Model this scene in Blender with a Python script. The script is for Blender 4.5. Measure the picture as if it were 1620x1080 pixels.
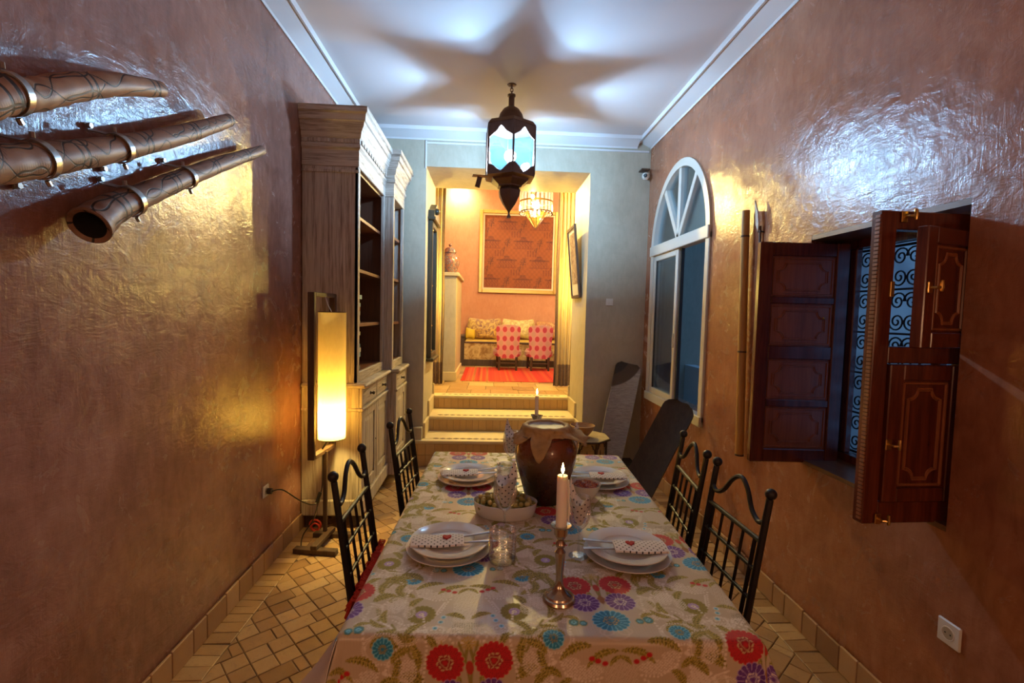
import bpy, bmesh, math, random
import numpy as np
from mathutils import Vector, Matrix

random.seed(7); np.random.seed(7)
PI = math.pi
for o in list(bpy.data.objects): bpy.data.objects.remove(o)
SC = bpy.context.scene
COL = SC.collection

# ------------------------------------------------------------------ camera
YAW, PITCH, ROLL = .0504, -.0573, .0251
CAM_H = 1.49
def cam_axes():
    cy, sy, cp, sp = math.cos(YAW), math.sin(YAW), math.cos(PITCH), math.sin(PITCH)
    f = Vector((sy*cp, cy*cp, sp)); r = Vector((cy, -sy, 0)); u = r.cross(f)
    cr, sr = math.cos(ROLL), math.sin(ROLL)
    return cr*r+sr*u, -sr*r+cr*u, f
_r, _u, _f = cam_axes()
cd = bpy.data.cameras.new('camera'); cam = bpy.data.objects.new('camera', cd); COL.objects.link(cam)
cd.sensor_width = 36; cd.lens = 765/1620*36; cd.clip_start = .02
mw = Matrix(((_r.x, _u.x, -_f.x, 0), (_r.y, _u.y, -_f.y, 0), (_r.z, _u.z, -_f.z, CAM_H), (0, 0, 0, 1)))
cam.matrix_world = mw
SC.camera = cam

# ------------------------------------------------------------------ world, exposure
SC.view_settings.view_transform = 'Standard'; SC.view_settings.look = 'None'
SC.view_settings.gamma = 1; SC.view_settings.use_curve_mapping = False
SC.view_settings.exposure = 0.03
SC.cycles.transparent_max_bounces = 24
w = bpy.data.worlds.new('dusk'); SC.world = w; w.use_nodes = True
w.node_tree.nodes['Background'].inputs[0].default_value = (.13, .36, .80, 1)
w.node_tree.nodes['Background'].inputs[1].default_value = .95

# lamp radiances (each lamp's builder uses these)
L_LANTERN = (2050, (.56, .75, 1.0))
L_FLOORLAMP = (600, (1.0, .70, .18))
L_CHANDELIER = (1500, (1.0, .78, .42))
L_SPOT = (14000, (1.0, .74, .22))
L_FARSPOT = (8500, (1.0, .80, .45))
L_FILL_GLOBE = (23, (1.0, .55, .28))
L_FILL_SCONCE = (760, (1.0, .73, .16))
L_FLAME = (60, (1.0, .62, .2))

# ------------------------------------------------------------------ geometry helper
class G:
    def __init__(s): s.v = []; s.f = []; s.t = []; s.tone = 0.0
    def add(s, vs, fs):
        b = len(s.v); s.v += [tuple(p) for p in vs]; s.f += [tuple(i+b for i in f) for f in fs]; s.t += [s.tone]*len(vs)
        return s
    def box(s, x0, x1, y0, y1, z0, z1, bev=0.0):
        return s.obox(((x0+x1)/2, (y0+y1)/2, (z0+z1)/2), ((1,0,0),(0,1,0),(0,0,1)), (abs(x1-x0)/2, abs(y1-y0)/2, abs(z1-z0)/2), bev)
    def obox(s, c, ax, h, bev=0.0):
        c = Vector(c); ax = [Vector(a) for a in ax]
        def P(x, y, z): return c+ax[0]*x+ax[1]*y+ax[2]*z
        if bev <= 0:
            vs = [P(i*h[0], j*h[1], k*h[2]) for i in (-1,1) for j in (-1,1) for k in (-1,1)]
            return s.add(vs, [(0,1,3,2),(4,6,7,5),(0,4,5,1),(2,3,7,6),(0,2,6,4),(1,5,7,3)])
        b = min(bev, .49*2*min(h)); vs = []; ix = {}
        for i in (-1,1):
            for j in (-1,1):
                for k in (-1,1):
                    for a in range(3):
                        d = [i*(h[0]-b), j*(h[1]-b), k*(h[2]-b)]; d[a] = (i,j,k)[a]*h[a]
                        ix[(i,j,k,a)] = len(vs); vs.append(P(*d))
        fs = []
        for a in range(3):
            o = [q for q in range(3) if q != a]
            for sgn in (-1,1):
                q = []
                for (m, n) in ((-1,-1),(1,-1),(1,1),(-1,1)):
                    t = [0,0,0]; t[a] = sgn; t[o[0]] = m; t[o[1]] = n; q.append(ix[(t[0],t[1],t[2],a)])
                fs.append(tuple(q))
        for a in range(3):
            o = [q for q in range(3) if q != a]
            for m in (-1,1):
                for n in (-1,1):
                    q = []
                    for sgn, face in ((-1,o[0]),(1,o[0]),(1,o[1]),(-1,o[1])):
                        t = [0,0,0]; t[a] = sgn; t[o[0]] = m; t[o[1]] = n; q.append(ix[(t[0],t[1],t[2],face)])
                    fs.append(tuple(q))
        for i in (-1,1):
            for j in (-1,1):
                for k in (-1,1): fs.append(tuple(ix[(i,j,k,a)] for a in range(3)))
        return s.add(vs, fs)
    def tube(s, pts, r, n=10, closed=False, flat=None):
        pts = [Vector(p) for p in pts]; m = len(pts)
        rs = r if isinstance(r, (list, tuple)) else [r]*m
        T = []
        for i in range(m):
            if closed: d = pts[(i+1) % m]-pts[(i-1) % m]
            else: d = pts[min(i+1,m-1)]-pts[max(i-1,0)]
            T.append(d.normalized() if d.length > 1e-9 else Vector((0,0,1)))
        a = Vector((0,0,1)) if abs(T[0].z) < .9 else Vector((1,0,0))
        u = (a-T[0]*a.dot(T[0])).normalized(); vs = []; fs = []
        for i in range(m):
            u = (u-T[i]*u.dot(T[i])).normalized(); v = T[i].cross(u)
            for k in range(n):
                an = 2*PI*k/n; vs.append(pts[i]+(u*math.cos(an)+v*math.sin(an)*(flat or 1))*rs[i])
        for i in range(m if closed else m-1):
            j = (i+1) % m
            for k in range(n): fs.append((i*n+k, i*n+(k+1) % n, j*n+(k+1) % n, j*n+k))
        if not closed: fs += [tuple(range(n))[::-1], tuple((m-1)*n+k for k in range(n))]
        return s.add(vs, fs)
    def lathe(s, prof, n=32, c=(0,0,0), sx=1, sy=1, a0=0.0, rmod=None, cap=True):
        vs = []; fs = []; m = len(prof)
        for (r, z) in prof:
            for k in range(n):
                an = a0+2*PI*k/n; q = r*(rmod(an, z) if rmod else 1)
                vs.append((c[0]+q*math.cos(an)*sx, c[1]+q*math.sin(an)*sy, c[2]+z))
        for i in range(m-1):
            for k in range(n): fs.append((i*n+k, i*n+(k+1) % n, (i+1)*n+(k+1) % n, (i+1)*n+k))
        if cap: fs.append(tuple(range(n))[::-1]); fs.append(tuple((m-1)*n+k for k in range(n)))
        return s.add(vs, fs)
    def prism(s, poly, fn, d0, d1):
        """poly of (a,b); fn(a,b,d) -> xyz; extruded from d0 to d1"""
        n = len(poly)
        vs = [fn(a, b, d0) for a, b in poly]+[fn(a, b, d1) for a, b in poly]
        fs = [tuple(range(n)), tuple(range(2*n-1, n-1, -1))]+[(i, i+n, (i+1) % n+n, (i+1) % n) for i in range(n)]
        return s.add(vs, fs)
    def ball(s, c, r, n=12, m=8, sc=(1,1,1)):
        prof = [(max(1e-4, math.sin(PI*i/m)), -math.cos(PI*i/m)) for i in range(m+1)]
        g = G(); g.lathe(prof, n)
        return s.add([(c[0]+p[0]*r*sc[0], c[1]+p[1]*r*sc[1], c[2]+p[2]*r*sc[2]) for p in g.v], g.f)
    def grid(s, fn, nu, nv, thick=None):
        """fn(i/nu, j/nv) -> xyz; open sheet, or closed slab when thick=(dx,dy,dz) offset or callable"""
        vs = [Vector(fn(i/nu, j/nv)) for i in range(nu+1) for j in range(nv+1)]; W = nv+1
        fs = [(i*W+j, (i+1)*W+j, (i+1)*W+j+1, i*W+j+1) for i in range(nu) for j in range(nv)]
        if thick is not None:
            N = len(vs); t = Vector(thick); v2 = [p+t for p in vs]; f2 = [tuple(q+N for q in f)[::-1] for f in fs]
            loop = [(i, 0) for i in range(nu)]+[(nu, j) for j in range(nv)]+[(i, nv) for i in range(nu, 0, -1)]+[(0, j) for j in range(nv, 0, -1)]
            L = [i*W+j for i, j in loop]
            f3 = [(L[k], L[(k+1) % len(L)], L[(k+1) % len(L)]+N, L[k]+N) for k in range(len(L))]
            return s.add(vs+v2, fs+f2+f3)
        return s.add(vs, fs)
    def xf(s, M):
        s.v = [tuple(M @ Vector(p)) for p in s.v]; return s
    def mesh(s, name, mat, smooth=35, recalc=True):
        me = bpy.data.meshes.new(name); me.from_pydata(s.v, [], s.f)
        if recalc:
            bm = bmesh.new(); bm.from_mesh(me); bmesh.ops.recalc_face_normals(bm, faces=bm.faces); bm.to_mesh(me); bm.free()
        if any(s.t):
            at = me.attributes.new('tone', 'FLOAT', 'POINT'); at.data.foreach_set('value', np.array(s.t, dtype=np.float32))
        if smooth:
            me.polygons.foreach_set('use_smooth', [True]*len(me.polygons)); me.set_sharp_from_angle(angle=math.radians(smooth))
        if mat: me.materials.append(mat)
        me.update(); return me
    def build(s, name, mat, parent=None, smooth=35, recalc=True):
        o = bpy.data.objects.new(name, s.mesh(name, mat, smooth, recalc)); COL.objects.link(o)
        if parent: o.parent = parent
        return o

def tag(o, label=None, cat=None, group=None, kind=None):
    if label: o['label'] = label
    if cat: o['category'] = cat
    if group: o['group'] = group
    if kind: o['kind'] = kind
    return o
def thing(name, label, cat, loc=(0,0,0), rz=0, group=None):
    o = bpy.data.objects.new(name, None); COL.objects.link(o); o.location = loc; o.rotation_euler = (0,0,rz); o.empty_display_size = .05
    return tag(o, label, cat, group)
def struct(o, label=None):
    o['kind'] = 'structure'
    if label: o['label'] = label
    return o
def sroot(name, label=None):
    o = bpy.data.objects.new(name, None); COL.objects.link(o); return struct(o, label)
def copy_tree(o, parent=None):
    c = o.copy(); COL.objects.link(c); c.parent = parent
    for ch in list(o.children): copy_tree(ch, c)
    return c
def link(name, me, parent, loc=(0,0,0), rot=(0,0,0)):
    o = bpy.data.objects.new(name, me); COL.objects.link(o); o.parent = parent; o.location = loc; o.rotation_euler = rot; return o
def lerp(a, b, t): return a+(b-a)*t
def bez(p, n=16):
    """Catmull-Rom through points"""
    p = [Vector(q) for q in p]; out = []
    for i in range(len(p)-1):
        a = p[max(i-1,0)]; b = p[i]; c = p[i+1]; d = p[min(i+2,len(p)-1)]
        for k in range(n):
            t = k/n; out.append(.5*((2*b)+(-a+c)*t+(2*a-5*b+4*c-d)*t*t+(-a+3*b-3*c+d)*t**3))
    out.append(p[-1]); return out

# ------------------------------------------------------------------ material helper
class Mat:
    def __init__(s, name):
        s.m = bpy.data.materials.new(name); s.m.use_nodes = True; s.nt = s.m.node_tree
        s.b = s.nt.nodes['Principled BSDF']; s.out = s.nt.nodes['Material Output']
    def n(s, typ, props=None, **ins):
        nd = s.nt.nodes.new(typ)
        for k, v in (props or {}).items(): setattr(nd, k, v)
        for k, v in ins.items():
            key = int(k[1:]) if k[0] == 'i' and k[1:].isdigit() else k.replace('_', ' ')
            s.set(nd.inputs[key], v)
        return nd
    def set(s, sock, v):
        if isinstance(v, bpy.types.NodeSocket): s.nt.links.new(v, sock)
        elif isinstance(v, bpy.types.Node): s.nt.links.new(v.outputs[0], sock)
        elif isinstance(v, (tuple, list)) and sock.type == 'RGBA' and len(v) == 3: sock.default_value = (*v, 1)
        else: sock.default_value = v
    def math(s, op, a, b=0.0, clamp=False):
        return s.n('ShaderNodeMath', dict(operation=op, use_clamp=clamp), i0=a, i1=b).outputs[0]
    def mix(s, f, a, b, mode='MIX'):
        nd = s.n('ShaderNodeMix', dict(data_type='RGBA', blend_type=mode)); s.set(nd.inputs[0], f); s.set(nd.inputs[6], a); s.set(nd.inputs[7], b); return nd.outputs[2]
    def co(s, scale=(1,1,1), rot=(0,0,0), kind='Object'):
        t = s.n('ShaderNodeTexCoord'); mp = s.n('ShaderNodeMapping', None, Vector=t.outputs[kind]); mp.inputs['Scale'].default_value = scale; mp.inputs['Rotation'].default_value = rot; return mp.outputs[0]
    def noise(s, vec, scale, detail=4, rough=.55, dist=0.0):
        return s.n('ShaderNodeTexNoise', None, Vector=vec, Scale=scale, Detail=detail, Roughness=rough, Distortion=dist).outputs[0]
    def ramp(s, f, stops):
        r = s.n('ShaderNodeValToRGB', None, Fac=f); e = r.color_ramp.elements
        e[0].position = stops[0][0]; e[0].color = (*stops[0][1], 1); e[1].position = stops[-1][0]; e[1].color = (*stops[-1][1], 1)
        for p, c in stops[1:-1]: q = e.new(p); q.color = (*c, 1)
        return r.outputs[0]
    def maprange(s, f, a, b, c, d):
        return s.n('ShaderNodeMapRange', None, i0=f, i1=a, i2=b, i3=c, i4=d).outputs[0]
    def bump(s, h, strength=.3, dist=.01, normal=None):
        nd = s.n('ShaderNodeBump', None, Height=h, Strength=strength, Distance=dist)
        if normal: s.set(nd.inputs['Normal'], normal)
        s.set(s.b.inputs['Normal'], nd.outputs[0]); return nd.outputs[0]
    def p(s, **k):
        for a, v in k.items(): s.set(s.b.inputs[a.replace('_', ' ')], v)
        return s

def plain(name, col, rough=.5, metal=0.0, vary=.0, vscale=8, bump=0, bscale=40, coat=0.0, spec=.5):
    m = Mat(name); c = col
    if vary or bump: v = m.co()
    if vary:
        f = m.noise(v, vscale, 5); c = m.mix(f, tuple(x*(1-vary) for x in col), tuple(min(1, x*(1+vary)) for x in col))
    if bump: m.bump(m.noise(v, bscale, 4), bump, .004)
    m.p(Base_Color=c, Roughness=rough, Metallic=metal, Coat_Weight=coat, Specular_IOR_Level=spec); return m.m
def tadelakt(name, c0, c1, c2, rough=(.2,.42), coat=.0, bumpy=.35):
    m = Mat(name); v = m.co()
    big = m.noise(v, .9, 6, .6, .6); mid = m.noise(v, 4.5, 7, .62, 1.2); fine = m.noise(m.co((1,1.0,.35)), 26, 5, .6, .5)
    base = m.ramp(m.math('ADD', m.math('MULTIPLY', big, .55), m.math('MULTIPLY', mid, .45)), [(.34, c0), (.5, c1), (.66, c2)])
    base = m.mix(.35, base, m.ramp(fine, [(.3, c0), (.7, c2)]), 'MIX')
    # trowel scratches
    sc = m.noise(m.co((1,1,.12), (.5,.3,0)), 60, 3, .7, 2.0); sc2 = m.noise(m.co((.2,.2,1), (.7,.2,0)), 45, 3, .7, 2.5)
    h = m.math('ADD', m.math('ADD', m.math('MULTIPLY', m.noise(v, 3.2, 3, .5, .8), .8), m.math('MULTIPLY', m.noise(m.co((1,.8,1.3),(.3,.4,.2)), 11, 5, .6, 2.2), .42)), m.math('ADD', m.math('MULTIPLY', sc, .11), m.math('MULTIPLY', sc2, .11)))
    tro = m.n('ShaderNodeTexVoronoi', dict(feature='SMOOTH_F1'), Vector=m.co((1,1,.55), (.4,.2,.1)), Scale=9, Smoothness=.6).outputs[0]
    h = m.math('ADD', h, m.math('MULTIPLY', tro, .16))
    m.bump(h, bumpy, .03)
    r = m.maprange(m.noise(v, 7, 6, .65, 1.0), .3, .7, rough[0], rough[1])
    m.p(Base_Color=base, Roughness=r, Specular_IOR_Level=.5, Coat_Weight=coat, Coat_Roughness=.12); return m.m
def wood(name, cd, cl, grain=(18,18,1.2), rough=.4, coat=0.0, contrast=(.35,.65), bump=.15, scale=3.0, worn=None):
    m = Mat(name); v = m.co(grain)
    a = m.noise(v, scale, 6, .62, .6); b = m.noise(m.co(tuple(g*3 for g in grain)), scale, 3)
    f = m.math('ADD', m.math('MULTIPLY', a, .7), m.math('MULTIPLY', b, .3))
    c = m.ramp(f, [(contrast[0], cd), (contrast[1], cl)])
    if worn:
        g2 = m.noise(m.co(tuple(q*.5 for q in grain)), 1.6, 5, .6, .4)
        c = m.mix(m.maprange(g2, .45, .68, 0, 1), c, worn)
    m.bump(f, bump, .004)
    m.p(Base_Color=c, Roughness=rough, Coat_Weight=coat, Coat_Roughness=.15); return m.m
def thin_glass(name, tint=(1,1,1), refl=.12, rough=.02, milky=0.0, milk=(1,1,1)):
    m = Mat(name); m.nt.nodes.remove(m.b)
    tr = m.n('ShaderNodeBsdfTransparent', None, Color=tint); gl = m.n('ShaderNodeBsdfGlossy', None, Roughness=rough, Color=(1,1,1))
    lw = m.n('ShaderNodeLayerWeight', None, Blend=.35); f = m.math('ADD', m.math('MULTIPLY', lw.outputs[0], .6), refl*.25, True)
    a = tr.outputs[0]
    if milky:
        tl = m.n('ShaderNodeBsdfTranslucent', None, Color=milk); mx = m.n('ShaderNodeMixShader', None, i0=milky, i1=a, i2=tl.outputs[0]); a = mx.outputs[0]
    mx = m.n('ShaderNodeMixShader', None, i0=f, i1=a, i2=gl.outputs[0]); m.nt.links.new(mx.outputs[0], m.out.inputs[0]); return m.m
def emit(name, spec):
    m = Mat(name); m.nt.nodes.remove(m.b); e = m.n('ShaderNodeEmission', None, Color=spec[1], Strength=spec[0]); m.nt.links.new(e.outputs[0], m.out.inputs[0]); return m.m
def tone_mat(name, stops, rough=.55, bump=.2, vscale=14, spec=.4, dirt=None):
    """per piece colour from the 'tone' attribute"""
    m = Mat(name); t = m.n('ShaderNodeAttribute', dict(attribute_name='tone')).outputs['Fac']; v = m.co()
    n1 = m.noise(v, vscale, 6, .65, .5); c = m.ramp(m.math('ADD', t, m.math('MULTIPLY', m.math('SUBTRACT', n1, .5), .55)), stops)
    if dirt: c = m.mix(m.maprange(m.noise(v, 40, 5, .7, 1), .55, .8, 0, .7), c, dirt)
    m.bump(m.noise(v, 30, 5, .65), bump, .004)
    m.p(Base_Color=c, Roughness=m.maprange(n1, .3, .7, rough-.12, rough+.15), Specular_IOR_Level=spec); return m.m
def dots(name, base, dot, pitch, r, axes=('X','Z'), half=True, rough=.8, dot2=None, ell=1.0):
    """staggered dots printed on cloth, in the object's own coordinates"""
    m = Mat(name); sp = m.n('ShaderNodeSeparateXYZ', None, Vector=m.n('ShaderNodeTexCoord').outputs['Object'])
    px, pz = pitch if isinstance(pitch, tuple) else (pitch, pitch)
    u = m.math('DIVIDE', sp.outputs[axes[0]], px); v = m.math('DIVIDE', sp.outputs[axes[1]], pz)
    def cell(u, v):
        a = m.math('SUBTRACT', m.math('FRACT', u), .5); b = m.math('MULTIPLY', m.math('SUBTRACT', m.math('FRACT', v), .5), pz/px*ell)
        d = m.math('POWER', m.math('ADD', m.math('MULTIPLY', a, a), m.math('MULTIPLY', b, b)), .5); return m.maprange(d, r/px*1.12, r/px*.9, 0, 1)
    c = m.mix(cell(u, v), base, dot)
    if half: c = m.mix(cell(m.math('ADD', u, .5), m.math('ADD', v, .5)), c, dot2 or dot)
    m.p(Base_Color=c, Roughness=rough, Sheen_Weight=.15); return m.m
def vcol(name, rough=.5, sheen=0.0, bump=None, coat=0.0, attr='Col', spec=.5, aniso=None):
    m = Mat(name); c = m.n('ShaderNodeAttribute', dict(attribute_name=attr)).outputs['Color']
    if bump: m.bump(m.noise(m.co(), bump[0], 3), bump[1], .002)
    m.p(Base_Color=c, Roughness=rough, Sheen_Weight=sheen, Coat_Weight=coat, Specular_IOR_Level=spec); return m.m

def wm(o):
    m = o.matrix_basis.copy()
    while o.parent: o = o.parent; m = o.matrix_basis @ m
    return m
def wb(g, name, mat, parent, smooth=35, recalc=True):
    """geometry given in world coordinates, stored local to its parent"""
    if parent: g.xf(wm(parent).inverted())
    return g.build(name, mat, parent, smooth, recalc)

# ------------------------------------------------------------------ materials
M = {}
M['wall'] = tadelakt('polished_brown_plaster', (.148,.056,.038), (.27,.114,.078), (.395,.19,.138), (.14,.32), 0.0, .20)
M['wall_r'] = tadelakt('polished_orange_brown_plaster', (.20,.068,.031), (.35,.132,.064), (.48,.212,.118), (.14,.32), 0.0, .20)
M['plaster'] = tadelakt('beige_plaster', (.36,.31,.22), (.43,.37,.27), (.50,.44,.33), (.55,.75), 0, .06)
M['far_wall'] = tadelakt('salmon_plaster', (.46,.18,.085), (.53,.23,.115), (.60,.29,.155), (.5,.7), 0, .06)
M['white'] = plain('white_paint', (.66,.63,.62), .6, vary=.05, vscale=2, bump=.05)
M['ceil'] = plain('ceiling_paint', (.62,.57,.56), .7, vary=.05, vscale=1.5)
M['mortar'] = plain('mortar', (.13,.085,.05), .9, vary=.3, vscale=30, bump=.3)
TILE = [(0,(.27,.145,.062)),(.35,(.38,.22,.098)),(.65,(.46,.285,.132)),(1,(.53,.36,.185))]
M['tile'] = tone_mat('clay_tile', TILE, .42, .18, 12, .5, (.16,.09,.05))
M['skirt_tile'] = tone_mat('clay_skirting_tile', [(0,(.22,.11,.06)),(.5,(.36,.20,.11)),(1,(.48,.30,.17))], .5, .2, 12)
M['riser_tile'] = tone_mat('clay_riser_tile', [(0,(.38,.22,.08)),(.5,(.50,.31,.12)),(1,(.60,.40,.18))], .45, .2, 12)
M['tread'] = plain('cream_clay_tread', (.62,.50,.30), .5, vary=.15, vscale=10, bump=.15)
M['inlay'] = plain('brown_glazed_inlay', (.10,.042,.016), .35)
M['limed'] = wood('limed_wood', (.16,.112,.08), (.52,.45,.38), (30,30,1.1), .66, 0, (.36,.60), .35, 3.0, (.50,.43,.36))
M['limed_h'] = wood('limed_wood_crosswise', (.16,.112,.08), (.52,.45,.38), (1.6,1.6,30), .66, 0, (.36,.60), .35, 3.0, (.50,.43,.36))
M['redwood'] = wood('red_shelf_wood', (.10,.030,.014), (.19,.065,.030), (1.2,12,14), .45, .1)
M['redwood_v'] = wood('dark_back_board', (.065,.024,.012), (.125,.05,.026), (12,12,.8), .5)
M['mahog'] = wood('mahogany', (.05,.008,.004), (.16,.032,.013), (14,14,1.0), .26, .45, (.3,.7), .06)
M['mahog_lit'] = wood('mahogany_lit', (.17,.048,.017), (.34,.115,.042), (14,14,1.0), .34, .15, (.3,.7), .06)  # lighter mahogany copy, warm light on panels and mouldings put into its colour
M['lintel'] = wood('varnished_lintel', (.10,.04,.015), (.22,.10,.04), (10,1,10), .4, .2)
M['brass'] = plain('brass', (.62,.40,.13), .28, 1.0, vary=.2, vscale=30)
M['iron'] = plain('black_iron', (.020,.016,.014), .42, .35, vary=.3, vscale=40, bump=.15, bscale=120)
M['lantern'] = plain('rusty_copper', (.115,.060,.042), .42, .55, vary=.4, vscale=18, bump=.15, bscale=60)
M['steel'] = plain('galvanised_steel', (.45,.44,.42), .3, .95, vary=.15, vscale=60)
M['darkwood'] = wood('dark_wenge', (.030,.018,.012), (.075,.047,.03), (14,14,1.2), .5)
M['lampwood'] = wood('dark_lamp_wood', (.05,.026,.015), (.11,.06,.035), (14,14,1.2), .5)
M['board'] = wood('old_dark_board', (.014,.009,.006), (.040,.027,.018), (9,9,1.0), .62, 0)
M['bamboo'] = wood('yellow_cane', (.38,.17,.035), (.56,.30,.08), (30,30,1.2), .45, .15, (.3,.7), .08)
M['bowlwood'] = wood('carved_bowl_wood', (.30,.15,.06), (.50,.29,.13), (6,6,18), .5)
M['upvc'] = plain('cream_window_frame', (.60,.55,.47), .38, vary=.04)
M['gasket'] = plain('black_gasket', (.02,.02,.02), .6)
M['pane'] = thin_glass('window_pane', (.80,.90,.95), .18, .02)
M['glass'] = thin_glass('clear_glass', (.96,.97,.97), .30, .03)
M['cut'] = thin_glass('cut_glass', (.93,.93,.93), .75, .06, .03, (.8,.8,.8))
M['lantern_glass'] = thin_glass('pale_lantern_glass', (.78,.92,1.0), .10, .06, .0065, (.35,.78,1.0))
M['plastic'] = plain('white_plastic', (.68,.66,.60), .35)
M['china'] = plain('white_china', (.66,.65,.66), .12, coat=.4)
M['silver'] = plain('stainless_steel', (.58,.55,.52), .18, 1.0)
M['pewter'] = plain('pewter_gold', (.50,.42,.31), .2, 1.0, vary=.12, vscale=20)
M['wax'] = Mat('candle_wax').p(Base_Color=(.86,.82,.76), Roughness=.4, Subsurface_Weight=.35, Subsurface_Radius=(.02,.012,.006), Subsurface_Scale=.5).m
M['napkin'] = dots('polka_napkin', (.72,.70,.72), (.028,.026,.04), .0185, .0024, ('X','Y'))
M['napkin_v'] = dots('polka_napkin_upright', (.74,.71,.72), (.028,.026,.04), .0215, .0026, ('X','Z'))
M['bore'] = plain('shaded_bore', (.012,.007,.005), .9)  # near-black colour puts a deep bore's shade into the short recess
M['red'] = plain('red_felt', (.42,.012,.02), .8)
M['black'] = plain('black_rubber', (.012,.011,.011), .5)
M['redcord'] = plain('red_cord', (.60,.05,.03), .5)

# ------------------------------------------------------------------ the room
XL, XR, YB, YF, ZC = -1.24, 1.54, 4.71, -1.7, 3.19
DL, DR, DT, DY = -.615, .955, 2.865, 5.5           # doorway to the stairs
Z3 = .55                                            # upper floor
struct(G().box(XL-.2, XL, YF-.2, DY, -.1, 3.4).build('wall_left', M['wall']))
g = G(); fx = lambda a, b, d: (d, a, b)
W0, W1, WS, WSP, WT = 3.34, 4.53, .745, 2.10, 2.755   # arched window: y range, sill, spring, apex
WC, WH = (W0+W1)/2, (W1-W0)/2
S0, S1, SB, ST = 1.50, 2.27, .80, 1.90                 # shuttered window recess
XT = XR+.26; S1W = 2.42
g.box(XR, XT, YF-.2, S0, -.1, 3.4); 
for za, zb in ((-.1, SB), (ST, 3.4)): g.prism([(XR,S0),(XR,S1),(XT,S1W),(XT,S0)], lambda a, b, d: (a, b, d), za, zb)
g.prism([(XR,S1),(XT,S1W),(XT,W0),(XR,W0)], lambda a, b, d: (a, b, d), -.1, 3.4); g.box(XR, XT, W0, W1, -.1, WS); g.box(XR, XT, W1, YB, -.1, 3.4)
NA = 36; arch = [(WC-WH*math.cos(PI*i/NA), WSP+(WT-WSP)*math.sin(PI*i/NA)) for i in range(NA+1)]
for i in range(NA):
    a, b = arch[i], arch[i+1]; g.prism([a, b, (b[0], 3.4), (a[0], 3.4)], fx, XR, XT)
struct(g.build('wall_right', M['wall_r'], smooth=0))
g = G(); g.box(XL-.2, DL, YB, DY, -.1, 3.4); g.box(DR, XT, YB, DY, -.1, 3.4); g.box(DL, DR, YB, DY, DT, 3.4)
struct(g.build('wall_back', M['plaster'], smooth=0))
struct(G().box(XL-.2, XT, YF-.2, YF, -.1, 3.4).build('wall_front', M['wall']))
struct(G().box(XL, XR, YF, YB, ZC, ZC+.15).build('ceiling', M['ceil']))
CP = [(0,3.11),(.008,3.107),(.012,3.122),(.112,3.170),(.116,3.160),(.130,3.158),(.136,3.19),(0,3.19)]
def cornice(name, fn, a, b):
    g = G(); g.prism(CP, fn, a, b); struct(g.build(name, M['white'], smooth=30))
cornice('trim_1', lambda d, z, t: (XL+d, t, z), YF, YB)
cornice('trim_2', lambda d, z, t: (XR-d, t, z), YF, YB)
cornice('trim_3', lambda d, z, t: (t, YB-d, z), XL+.136, XR-.136)
# thin beads around the head of the doorway
struct(G().box(DL-.012, DL+.002, YB-.012, YB, DT-.02, 3.10).build('trim_4', M['white']))
struct(G().box(DL+.002, XR-.02, YB-.012, YB, 3.075, 3.09).build('trim_5', M['white']))

# second reveal, upper room
g = G(); g.box(-2.0, -.80, DY, 6.05, 0, 4.0); g.box(1.12, 2.8, DY, 6.05, 0, 4.0); g.box(-.80, 1.12, DY, 6.05, 3.42, 4.0)
struct(g.build('wall_passage', M['plaster'], smooth=0))
struct(G().box(-2.0, 2.8, 9.3, 9.5, 0, 4.1).build('wall_far', M['far_wall']))
struct(G().box(-2.2, -2.0, DY, 9.5, 0, 4.1).build('wall_far_left', M['far_wall']))
struct(G().box(2.8, 3.0, DY, 9.5, 0, 4.1).build('wall_far_right', M['far_wall']))
struct(G().box(-2.0, 2.8, 6.05, 9.3, 4.0, 4.15).build('ceiling_far', M['ceil']))

# ---- floors of clay tiles
def clip(poly, a, b, c):
    """keep a*x+b*y<=c"""
    out = []
    for i in range(len(poly)):
        p, q = poly[i], poly[(i+1) % len(poly)]; dp = a*p[0]+b*p[1]-c; dq = a*q[0]+b*q[1]-c
        if dp <= 0: out.append(p)
        if (dp < 0 < dq) or (dq < 0 < dp):
            t = dp/(dp-dq); out.append((p[0]+(q[0]-p[0])*t, p[1]+(q[1]-p[1])*t))
    return out
def area(p): return .5*abs(sum(p[i][0]*p[(i+1) % len(p)][1]-p[(i+1) % len(p)][0]*p[i][1] for i in range(len(p))))
def tile_geo(g, poly, z, th=.012, ch=.003, gap=.002):
    c = (sum(p[0] for p in poly)/len(poly), sum(p[1] for p in poly)/len(poly)); n = len(poly)
    def inset(d):
        r = []
        for p in poly:
            v = Vector((p[0]-c[0], p[1]-c[1])); L = max(v.length, 1e-6); k = max(.2, (L-d*1.4)/L); r.append((c[0]+v.x*k, c[1]+v.y*k))
        return r
    a, b = inset(gap), inset(gap+ch); tx, ty = random.gauss(0,.010), random.gauss(0,.010); dz = random.gauss(0,.0007)
    def hz(p): return z+dz+(p[0]-c[0])*tx+(p[1]-c[1])*ty
    g.tone = random.random()*.92+.04
    vs = [(p[0],p[1],z-th) for p in a]+[(p[0],p[1],hz(p)-ch*.6) for p in a]+[(p[0],p[1],hz(p)) for p in b]
    fs = [(i,(i+1) % n,n+(i+1) % n,n+i) for i in range(n)]+[(n+i,n+(i+1) % n,2*n+(i+1) % n,2*n+i) for i in range(n)]+[tuple(range(2*n,3*n))]
    g.add(vs, fs)
floor = struct(G().box(XL, XR, YF, YB-.002, -.1, -.004).build('floor', M['mortar']))
BW = .132
pieces = []
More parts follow.
